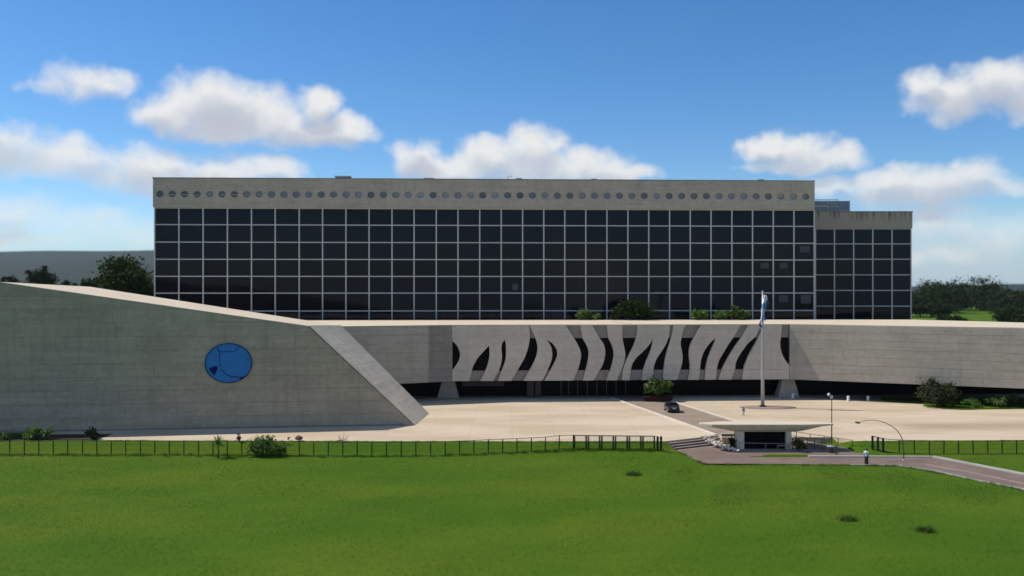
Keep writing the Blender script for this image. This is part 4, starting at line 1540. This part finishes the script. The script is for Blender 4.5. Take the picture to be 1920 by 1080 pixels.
railing('front railing of the ramp, with thick brown posts', (32.6, 105.3, LOW + .13), (36.4, 104.0, LOW + .13), 6, 1.35, M['rail'], (.12, .55, .98))
railing('rear railing of the ramp sloping down towards the lawn', (32.4, 108.5, .0), (39.5, 105.2, LOW + .1), 6, 1.05, M['rail'], (.5, .98))
q = G(1568, 853.5)
t = thing('gate_post', 'single short dark post at the low end of the ramp', 'post', q)
obj('post', MB().tube([q + Vector((0, 0, -.2)), q + Vector((0, 0, 1.05))], .075, 8), M['rail'], t)
obj('cap', MB().tube([q + Vector((0, 0, 1.05)), q + Vector((0, 0, 1.12))], [.11, .10], 8), M['black'], t)
q = G(1557, 849)
t = thing('waste_bin', 'squat dark bin with a grey lid at the low end of the ramp', 'bin', q)
obj('body', MB().lathe(q, [(.30, 0), (.36, .68)], 14), M['rail'], t)
obj('lid', MB().lathe(q + Vector((0, 0, .685)), [(.40, 0), (.41, .07), (.26, .17), (.05, .2)], 14), M['steel'], t)
bush('dark shrub with pale flowers at the right pillar of the guardhouse', (33.0, 104.2, LOW + .13), 1.45, .8, M['leaf_dark'], 20, 30, .13)
bush('dark thin shrub at the left pillar of the guardhouse', (25.55, 104.9, LOW + .02), 1.6, .45, M['leaf_dark'], 14, 26, .12)
# small strip of grass in front
struct(obj('grass_strip', MB().slab([(28.0, 101.35), (33.5, 101.35), (33.2, 102.2), (29.0, 102.3)], LOW, LOW + .07), M['lawn']))
# heap of pale broken slabs left of the guardhouse
hp = thing('stone_heap', 'heap of pale broken slabs on the bank left of the guardhouse', 'rubble', (24.4, 105.5, LOW))
for k in range(70):
    u = rng.random()
    x = 23.1 + 2.4 * u + rng.uniform(-.35, .35)
    y = 109.3 - 5.6 * u + rng.uniform(-.4, .4)
    z = LOW + .05 + (1 - u) * .85 * rng.uniform(.35, 1.0) + rng.uniform(0, .25)
    sx, sy, sz = rng.uniform(.12, .5), rng.uniform(.04, .13), rng.uniform(.03, .08)
    mt = Matrix.Translation((x, y, z)) @ Matrix.Rotation(rng.uniform(0, 3), 4, 'Z') @ Matrix.Rotation(rng.uniform(-.9, .9), 4, 'X') @ Matrix.Rotation(rng.uniform(-.5, .5), 4, 'Y')
    pl_ = [(-sx, -sy * rng.uniform(.5, 1)), (sx * rng.uniform(.5, 1), -sy), (sx, sy * rng.uniform(.3, 1)), (-sx * rng.uniform(.4, 1), sy)]
    mb = MB().prism([tuple(mt @ Vector((a, b, -sz))) for a, b in pl_], [tuple(mt @ Vector((a, b, sz))) for a, b in pl_])
    obj('stone', mb, M['pale_stone'], hp)
wf = thing('white_frame', 'white metal rail frame beside the heap of pale slabs', 'railing', (24.0, 108.8, LOW))
for x in (23.7, 24.3):
    obj('post', MB().tube([(x, 108.7, LOW), (x, 108.7, .35)], .05, 6), M['white'], wf)
for z in (-.2, .35):
    obj('rail', MB().tube([(23.7, 108.7, z), (24.3, 108.7, z)], .05, 6), M['white'], wf)

# ------------------------------------------------------------------ flagpole
fb_ = P(1430, 764)
fp = thing('flagpole', 'tall tapering grey flagpole on the plaza', 'flagpole', (fb_.x, fb_.y, .03))
obj('pole', MB().tube([(fb_.x, fb_.y, .03), (fb_.x, fb_.y, 5), (fb_.x, fb_.y, 11), (fb_.x, fb_.y, 17.3)], [.27, .24, .19, .10], 14), M['steel'], fp, smooth=True)
obj('finial', MB().lathe((fb_.x, fb_.y, 17.3), [(.05, 0), (.14, .08), (.15, .16), (.08, .26), (.02, .32)], 10), M['steel'], fp, smooth=True)
obj('collar', MB().lathe((fb_.x, fb_.y, .16), [(.55, 0), (.5, .12), (.32, .2)], 16), M['black'], fp)
pd = fp
obj('base_pad', MB().prism([(fb_.x + .6 + 4.3 * math.cos(a), fb_.y - .5 + 1.9 * math.sin(a), .03) for a in [2 * math.pi * k / 40 for k in range(40)]],
                      [(fb_.x + .6 + 4.2 * math.cos(a), fb_.y - .5 + 1.8 * math.sin(a), .15) for a in [2 * math.pi * k / 40 for k in range(40)]]), M['driveway'], pd)
obj('drain_cover', MB().box(fb_.x + 3.3, fb_.x + 4.4, fb_.y - .7, fb_.y - .3, .152, .18), M['louvre'], pd)


def cloth(name, x, y, z1, z0, w1, w0, mat, parent, ph, n=14, m=9):
    """a limp hanging strip with folds"""
    vs, fs = [], []
    for i in range(n + 1):
        u = i / n
        wd = w1 + (w0 - w1) * u + .1 * math.sin(u * 6 + ph)
        for k in range(m + 1):
            v = k / m
            xx = x + (v - .5) * wd + .10 * math.sin(u * 4 + ph)
            yy = y + .17 * math.sin(v * 11 + u * 3 + ph) + .06 * math.sin(v * 23)
            vs.append((xx, yy, z1 + (z0 - z1) * u - .25 * abs(v - .5)))
    for i in range(n):
        for k in range(m):
            a = i * (m + 1) + k
            fs.append((a, a + 1, a + m + 2, a + m + 1))
    o = obj(name, MB().add(vs, fs), mat, parent, smooth=True)
    md = o.modifiers.new('thickness', 'SOLIDIFY')
    md.thickness = .015
    return o


fl = thing('flag', 'limp blue and white flag hanging from the top of the flagpole', 'flag', (fb_.x, fb_.y - .25, 17))
cloth('upper_cloth', fb_.x + .22, fb_.y - .3, 17.0, 15.6, .35, .75, M['flag_white'], fl, .3)
cloth('green_fold', fb_.x + .48, fb_.y - .36, 16.1, 14.7, .32, .45, M['flag_green'], fl, 1.3)
cloth('blue_cloth', fb_.x + .05, fb_.y - .42, 15.8, 13.2, .60, .55, M['flag_blue'], fl, 2.0)
cloth('white_fold', fb_.x - .22, fb_.y - .50, 15.0, 12.9, .28, .36, M['flag_white'], fl, .9)
cloth('lower_cloth', fb_.x - .38, fb_.y - .45, 13.3, 11.9, .40, .34, M['flag_white'], fl, 3.1)
cloth('dark_fold', fb_.x - .52, fb_.y - .55, 12.8, 12.2, .2, .28, M['flag_navy'], fl, 4.1)

# ------------------------------------------------------------------ lamps, bollards
q = Vector(((1559.5 - 960) / F * 105.6, 105.6, height((1559.5 - 960) / F * 105.6, 105.6)))
lp = thing('lamp_post', 'slim dark lamp post with two white heads right of the guardhouse', 'lamp post', q)
zt = 5.35
obj('pole', MB().tube([q + Vector((0, 0, -.1)), (q.x, q.y, 2), (q.x, q.y, zt)], [.075, .06, .045], 8), M['rail'], lp)
obj('arm', MB().tube([(q.x, q.y, zt - .15), (q.x - .30, q.y + .1, zt + .25)], .03, 6), M['rail'], lp)
for (dx, dz) in ((-.02, .05), (-.34, .33)):
    hd = obj('lamp_head', MB().lathe((q.x + dx, q.y - .02, zt + dz - .28), [(.08, 0), (.15, .08), (.17, .22), (.12, .32), (.03, .36)], 12), M['white'], lp, smooth=True)
obj('base_plate', MB().lathe(q + Vector((0, 0, -.02)), [(.2, 0), (.19, .06), (.1, .1)], 10), M['rail'], lp)
D_ = 98.9
cpts = [(1694.6, 866), (1694.2, 845), (1692.5, 826), (1689, 817), (1683, 808), (1674, 800.5), (1663, 794.2), (1651, 789.8), (1638, 787.4), (1627, 787.8), (1617, 789.8), (1611, 791.8)]
cw = [at(x, y, D_) for x, y in cpts]
cw[0].z = LOW
lp = thing('curved_lamp', 'tall thin lamp arching over the lawn beside the right fence', 'lamp post', cw[0])
obj('pole', MB().tube(cw, [.055] * 3 + [.042] * 3 + [.034] * 6, 8), M['rail'], lp, smooth=True)
hq = at(1608, 793, D_)
obj('lamp_head', MB().prism([hq + Vector((-.28, -.14, .0)), hq + Vector((.26, -.12, -.10)), hq + Vector((.26, .12, -.10)), hq + Vector((-.28, .14, .0))],
                            [hq + Vector((-.2, -.09, .16)), hq + Vector((.2, -.08, .10)), hq + Vector((.2, .08, .10)), hq + Vector((-.2, .09, .16))]), M['rail'], lp, bevel=.02)
obj('foot', MB().lathe(cw[0] + Vector((0, 0, -.03)), [(.16, 0), (.15, .1), (.08, .16)], 10), M['kerb_grey'], lp)

bol = None
bl = [(1486.5, 747, 'white bollard in front of the right pylon'), (1590.5, 752, 'white bollard on the plaza edge right of the pylon, left one of two'), (1627.5, 751.5, 'white bollard on the plaza edge nearest the grass island')]
for px, py, lb in bl:
    q = P(px, py, .03)
    if bol is None:
        bol = thing('bollard', lb, 'bollard', q, 'white bollards along the plaza edge')
        obj('shaft', MB().lathe(q, [(.24, 0), (.20, .55)], 12), M['white'], bol)
        obj('head', MB().lathe(q + Vector((0, 0, .552)), [(.22, 0), (.23, .16), (.17, .24), (.04, .27)], 12), M['white'], bol)
        obj('foot', MB().lathe(q + Vector((0, 0, -.01)), [(.31, 0), (.30, .05)], 12), M['kerb_grey'], bol)
    else:
        c = copy_tree(bol)
        c.location = q
        c['label'] = lb


# ------------------------------------------------------------------ car on the driveway
def make_car():
    t = thing('parked_car', 'small dark car seen from behind on the driveway', 'car', (0, 0, 0))
    W = .86
    # lower body: stations along the length (rear at -y), rounded cross-section
    st = [(-2.05, .42, .80, .74), (-1.98, .30, .95, .82), (-1.5, .24, 1.0, .86), (-.6, .22, .98, .87), (.5, .22, .97, .87), (1.2, .24, .93, .86), (1.75, .28, .82, .81), (2.02, .36, .68, .70)]
    vs, fs = [], []
    for (y, zb, zt_, hw) in st:
        vs += [(-hw * .92, y, zb), (-hw, y, zb + .12), (-hw, y, zt_ - .18), (-hw * .9, y, zt_), (hw * .9, y, zt_), (hw, y, zt_ - .18), (hw, y, zb + .12), (hw * .92, y, zb)]
    for i in range(len(st) - 1):
        for q in range(8):
            q2 = (q + 1) % 8
            fs.append((i * 8 + q, i * 8 + q2, i * 8 + 8 + q2, i * 8 + 8 + q))
    fs += [tuple(range(8)), tuple((len(st) - 1) * 8 + q for q in range(7, -1, -1))]
    obj('body', MB().add(vs, fs), M['car'], t, local=True, smooth=False)
    # greenhouse
    lo = [(-.80, -1.75), (.80, -1.75), (.80, 1.0), (-.80, 1.0)]
    hi = [(-.62, -1.25), (.62, -1.25), (.60, .25), (-.60, .25)]
    z0, z1 = .94, 1.40
    obj('cabin', MB().prism([(x, y, z0) for x, y in lo], [(x, y, z1) for x, y in hi]), M['car_glass'], t, local=True)
    obj('roof', MB().prism([(x * 1.02, y * 1.01, z1 + .002) for x, y in hi], [(x * .92, y * .92, z1 + .07) for x, y in hi]), M['car'], t, local=True, bevel=.015)
    for sx in (-1, 1):
        for (a, b) in (((-1.75, .80, .95), (-1.25, .62, 1.40)), ((-.35, .805, .95), (-.40, .625, 1.40)), ((1.0, .80, .95), (.25, .60, 1.40))):
            obj('pillar', MB().tube([(sx * a[1], a[0], a[2]), (sx * b[1], b[0], b[2])], .045, 6), M['car'], t, local=True)
        obj('door_mirror', MB().box(sx * .90 - .08, sx * .90 + .08, .68, .82, .92, 1.06), M['car'], t, local=True, bevel=.02)
        obj('tail_light', MB().box(sx * .66 - .13, sx * .66 + .13, -2.05, -1.96, .66, .84), M['tail'], t, local=True, bevel=.02)
        obj('headlight', MB().box(sx * .56 - .14, sx * .56 + .14, 1.93, 2.0, .56, .68), M['chrome'], t, local=True, bevel=.02)
        obj('door_handle', MB().box(sx * .875 - .02, sx * .875 + .02, -.25, -.08, .80, .83), M['chrome'], t, local=True)
        for y in (-1.28, 1.30):
            wh = obj('wheel', MB().tube([(sx * .66, y, .31), (sx * .87, y, .31)], .31, 18), M['tyre'], t, local=True)
            obj('rim', MB().tube([(sx * .80, y, .31), (sx * .885, y, .31)], .19, 12), M['chrome'], wh, local=True)
    obj('rear_bumper', MB().box(-.74, .74, -2.14, -1.96, .38, .58), M['car'], t, local=True, bevel=.04)
    obj('licence_plate', MB().box(-.24, .24, -2.10, -2.055, .62, .74), M['white'], t, local=True)
    obj('trim_strip', MB().box(-.52, .52, -2.09, -2.03, .86, .90), M['chrome'], t, local=True)
    obj('spoiler', MB().box(-.58, .58, -1.45, -1.22, 1.43, 1.47), M['car'], t, local=True)
    return t


car = make_car()
cp = P(1263, 774.5, .04)
car.location = (cp.x + .05, cp.y + 1.9, .04)
car.scale = (.96, .96, .96)
car.rotation_euler = (0, 0, R(1))


# ------------------------------------------------------------------ people
def skinned(name, verts, edges, radii, mat, parent, root=0):
    me = bpy.data.meshes.new(name)
    me.from_pydata(verts, edges, [])
    o = bpy.data.objects.new(name, me)
    C.objects.link(o)
    o.modifiers.new('skin', 'SKIN')
    me.skin_vertices[0].data[root].use_root = True
    for i, r in enumerate(radii):
        me.skin_vertices[0].data[i].radius = (r, r)
    sb = o.modifiers.new('sub', 'SUBSURF')
    sb.levels = sb.render_levels = 1
    bpy.context.view_layer.update()
    dg = bpy.context.evaluated_depsgraph_get()
    me2 = bpy.data.meshes.new_from_object(o.evaluated_get(dg))
    bpy.data.objects.remove(o)
    me2.name = name
    for p_ in me2.polygons:
        p_.use_smooth = True
    me2.materials.clear()
    me2.materials.append(mat)
    o = bpy.data.objects.new(name, me2)
    C.objects.link(o)
    o.parent = parent
    return o


def person(label, loc, hgt, rz, top, bottom, long_skirt, stride=.08):
    t = thing('person', label, 'person', loc, rz=rz)
    k = hgt / 1.70
    V = [(0, 0, .92), (0, 0, 1.12), (0, 0, 1.36), (0, 0, 1.47), (0, .01, 1.58), (0, .01, 1.67),
         (.17, 0, 1.38), (.23, .02, 1.12), (.22, .08, .86), (.22, .11, .77),
         (-.17, 0, 1.38), (-.23, .02, 1.12), (-.22, .06, .86), (-.22, .09, .77),
         (.09, 0, .86), (.10, stride * .6, .48), (.10, -stride * .3, .07), (.11, stride + .08, .03),
         (-.09, 0, .86), (-.10, -stride * .6, .48), (-.10, -stride, .07), (-.11, -stride + .15, .03)]
    E = [(0, 1), (1, 2), (2, 3), (3, 4), (4, 5), (2, 6), (6, 7), (7, 8), (8, 9), (2, 10), (10, 11), (11, 12), (12, 13), (0, 14), (14, 15), (15, 16), (16, 17), (0, 18), (18, 19), (19, 20), (20, 21)]
    Rr = [.14, .125, .13, .055, .095, .07, .06, .045, .035, .04, .06, .045, .035, .04, .085, .06, .042, .035, .085, .06, .042, .035]
    skinned('body', [tuple(c * k for c in v) for v in V], E, [r * k for r in Rr], M['skin'], t)
    obj('hair', MB().lathe((0, -.015 * k, 1.545 * k), [(.09 * k, -.05 * k), (.115 * k, .03 * k), (.11 * k, .10 * k), (.06 * k, .15 * k), (.01, .165 * k)], 12), M['hair'], t, local=True, smooth=True)
    # shirt with short sleeves
    mb = MB()
    ring = lambda z, a, b: [(a * k * math.cos(q), b * k * math.sin(q), z * k) for q in [2 * math.pi * i / 14 for i in range(14)]]
    rs = [ring(.90, .19, .145), ring(1.08, .165, .135), ring(1.30, .21, .15), ring(1.42, .17, .11), ring(1.47, .08, .07)]
    vs = [p_ for r in rs for p_ in r]
    fs = [(i * 14 + q, i * 14 + (q + 1) % 14, (i + 1) * 14 + (q + 1) % 14, (i + 1) * 14 + q) for i in range(4) for q in range(14)]
    mb.add(vs, fs)
    for sx in (-1, 1):
        mb.tube([(sx * .15 * k, 0, 1.39 * k), (sx * .235 * k, .02 * k, 1.10 * k)], [.085 * k, .072 * k], 10)
    obj('shirt', mb, M[top], t, local=True, smooth=True)
    if long_skirt:
        rs = [ring(.10, .20, .17), ring(.5, .19, .16), ring(.93, .175, .14)]
        vs = [p_ for r in rs for p_ in r]
        fs = [(i * 14 + q, i * 14 + (q + 1) % 14, (i + 1) * 14 + (q + 1) % 14, (i + 1) * 14 + q) for i in range(2) for q in range(14)]
        obj('skirt', MB().add(vs, fs), M[bottom], t, local=True, smooth=True)
    else:
        mb = MB()
        for sx, s_ in ((1, 1), (-1, -1)):
            mb.tube([(sx * .09 * k, 0, .92 * k), (sx * .10 * k, s_ * stride * .6 * k, .48 * k), (sx * .10 * k, (-stride * .3 if s_ > 0 else -stride) * k, .08 * k)], [.115 * k, .085 * k, .065 * k], 10)
        obj('trousers', mb, M[bottom], t, local=True, smooth=True)
    return t


q = G(1624.5, 871.5)
pr = person('person in a white shirt and long dark skirt standing at the edge of the path', (q.x, q.y, ZP), 1.72, R(160), 'shirt', 'skirt', True)
obj('shirt_print', MB().box(.03, .12, .138, .158, 1.12, 1.22), M['print'], pr, local=True)
q = P(1394, 779.5, .03)
person('small person in a lilac top and pale trousers on the plaza left of the flagpole', (q.x, q.y, .03), 1.22, R(-20), 'lilac', 'pale_cloth', False, .10)

# ------------------------------------------------------------------ grass blades over the visible lawn
def inside(poly, X, Y):
    r = np.zeros(len(X), bool)
    j = len(poly) - 1
    for i in range(len(poly)):
        xi, yi, xj, yj = poly[i][0], poly[i][1], poly[j][0], poly[j][1]
        c = ((yi > Y) != (yj > Y)) & (X < (xj - xi) * (Y - yi) / ((yj - yi) + 1e-12) + xi)
        r ^= c
        j = i
    return r


NB = 330000
Yb = 54 + (106.6 - 54) * nr.random(NB) ** 0.85
Xb = nr.uniform(-.60, .60, NB) * Yb
keep = ~inside(plaza_poly, Xb, Yb) & ~inside(path_poly, Xb, Yb) & ~inside([(25.5, 101.2), (40.5, 101.2), (39.7, 108.9), (25.5, 109.5)], Xb, Yb)
keep &= ~inside([(-92, 107.0), (-49.1, 107.2), (-49.1, 111.5), (-92, 109)], Xb, Yb)
keep &= (np.sin(Xb * .9 + 1.7 * np.sin(Yb * .7)) + np.sin(Yb * 1.3 + Xb * .35) + nr.normal(0, .9, NB)) > -9
Xb, Yb = Xb[keep], Yb[keep]
Zb = np.array([height(x, y) for x, y in zip(Xb, Yb)])
low_ = Yb < 100
Zb = Zb + np.where(low_, 0.05 * np.sin(Xb * 0.31 + Yb * 0.17) + 0.04 * np.sin(Xb * 0.83 - Yb * 0.41) - .05, 0) - .02
hb = nr.uniform(.035, .105, len(Xb)) * (1 + .15 * np.sin(Xb * .4) * np.sin(Yb * .5))
wb = nr.uniform(.018, .036, len(Xb))
an = nr.uniform(0, 2 * np.pi, len(Xb))
lx, ly = nr.normal(0, .06, len(Xb)), nr.normal(0, .06, len(Xb))
v0 = np.stack([Xb - np.cos(an) * wb, Yb - np.sin(an) * wb, Zb], 1)
v1 = np.stack([Xb + np.cos(an) * wb, Yb + np.sin(an) * wb, Zb], 1)
v2 = np.stack([Xb + lx, Yb + ly, Zb + hb], 1)
gv = np.stack([v0, v1, v2], 1).reshape(-1, 3)
go_ = leaf_obj('grass', gv, M['blade'], None, 3)
go_['kind'] = 'stuff'
# weeds: taller tufts along the fence line, kerb and path edge
tv = []
for k in range(260):
    px = nr.uniform(-10, 1245)
    p = G(px, np.interp(px, [0, 400, 700, 820, 917, 1024, 1075, 1240], [854, 855, 857, 856, 852, 847, 844, 845]) + nr.normal(0, 1.2))
    for q in range(26):
        a = nr.uniform(0, 6.28)
        hh = nr.uniform(.12, .38)
        x, y = p.x + nr.normal(0, .22), p.y + nr.normal(0, .15)
        tv += [(x - .02 * math.cos(a), y - .02 * math.sin(a), p.z - .03), (x + .02 * math.cos(a), y + .02 * math.sin(a), p.z - .03), (x + nr.normal(0, .1), y + nr.normal(0, .1), p.z + hh)]
edge_lines = [((18.7, 106.2), (19.9, 99.6)), ((19.9, 99.6), (20.6, 96.9)), ((20.6, 96.8), (41.0, 96.0)), ((41.2, 95.8), (47.6, 85.0)), ((47.2, 101.0), (57.8, 79)),
              ((-48, 106.9), (-5, 106.1)), ((-5, 106.1), (17.5, 106.1)), ((40.6, 106.3), (70, 106.8))]
for (a_, b_) in edge_lines:
    L_ = math.hypot(b_[0] - a_[0], b_[1] - a_[1])
    for k in range(int(L_ * 2.2)):
        u = nr.random()
        cx_, cy_ = a_[0] + (b_[0] - a_[0]) * u, a_[1] + (b_[1] - a_[1]) * u - .12
        for q in range(16):
            a = nr.uniform(0, 6.28)
            x, y = cx_ + nr.normal(0, .2), cy_ + nr.normal(0, .08)
            z = height(x, y)
            tv += [(x - .025 * math.cos(a), y - .025 * math.sin(a), z - .06), (x + .025 * math.cos(a), y + .025 * math.sin(a), z - .06), (x + nr.normal(0, .08), y + nr.normal(0, .08), z + nr.uniform(.06, .24))]
wo_ = leaf_obj('weeds', np.array(tv), M['blade'], None, 3)
wo_['kind'] = 'stuff'
# a few thicker dark tufts in the open lawn
for px, py, wd in ((1187, 890, .9), (1590, 975, .8), (1735, 995, .8)):
    p = G(px, py)
    tv = []
    for q in range(240):
        a = nr.uniform(0, 6.28)
        x, y = p.x + nr.normal(0, wd * .42), p.y + nr.normal(0, .25)
        tv += [(x - .035 * math.cos(a), y - .035 * math.sin(a), p.z - .05), (x + .035 * math.cos(a), y + .035 * math.sin(a), p.z - .05),
               (x + nr.normal(0, .15), y + nr.normal(0, .15), p.z + nr.uniform(.15, .5))]
    o = leaf_obj('weeds', np.array(tv), M['leaf_mid'], None, 3)
    o['kind'] = 'stuff'

# ------------------------------------------------------------------ air
hz_m, ht_ = mat_new('haze_air')
pv = ht_.n('ShaderNodeVolumePrincipled', {'Color': (0.80, 0.88, 1.0, 1), 'Density': 0.000032, 'Anisotropy': 0.2})
ho = ht_.n('ShaderNodeOutputMaterial')
ht_.t.links.new(pv.outputs[0], ho.inputs['Volume'])
hz = obj('haze', MB().box(-5600, 5800, -600, 6000, -3.2, 215), hz_m)
hz['kind'] = 'stuff'
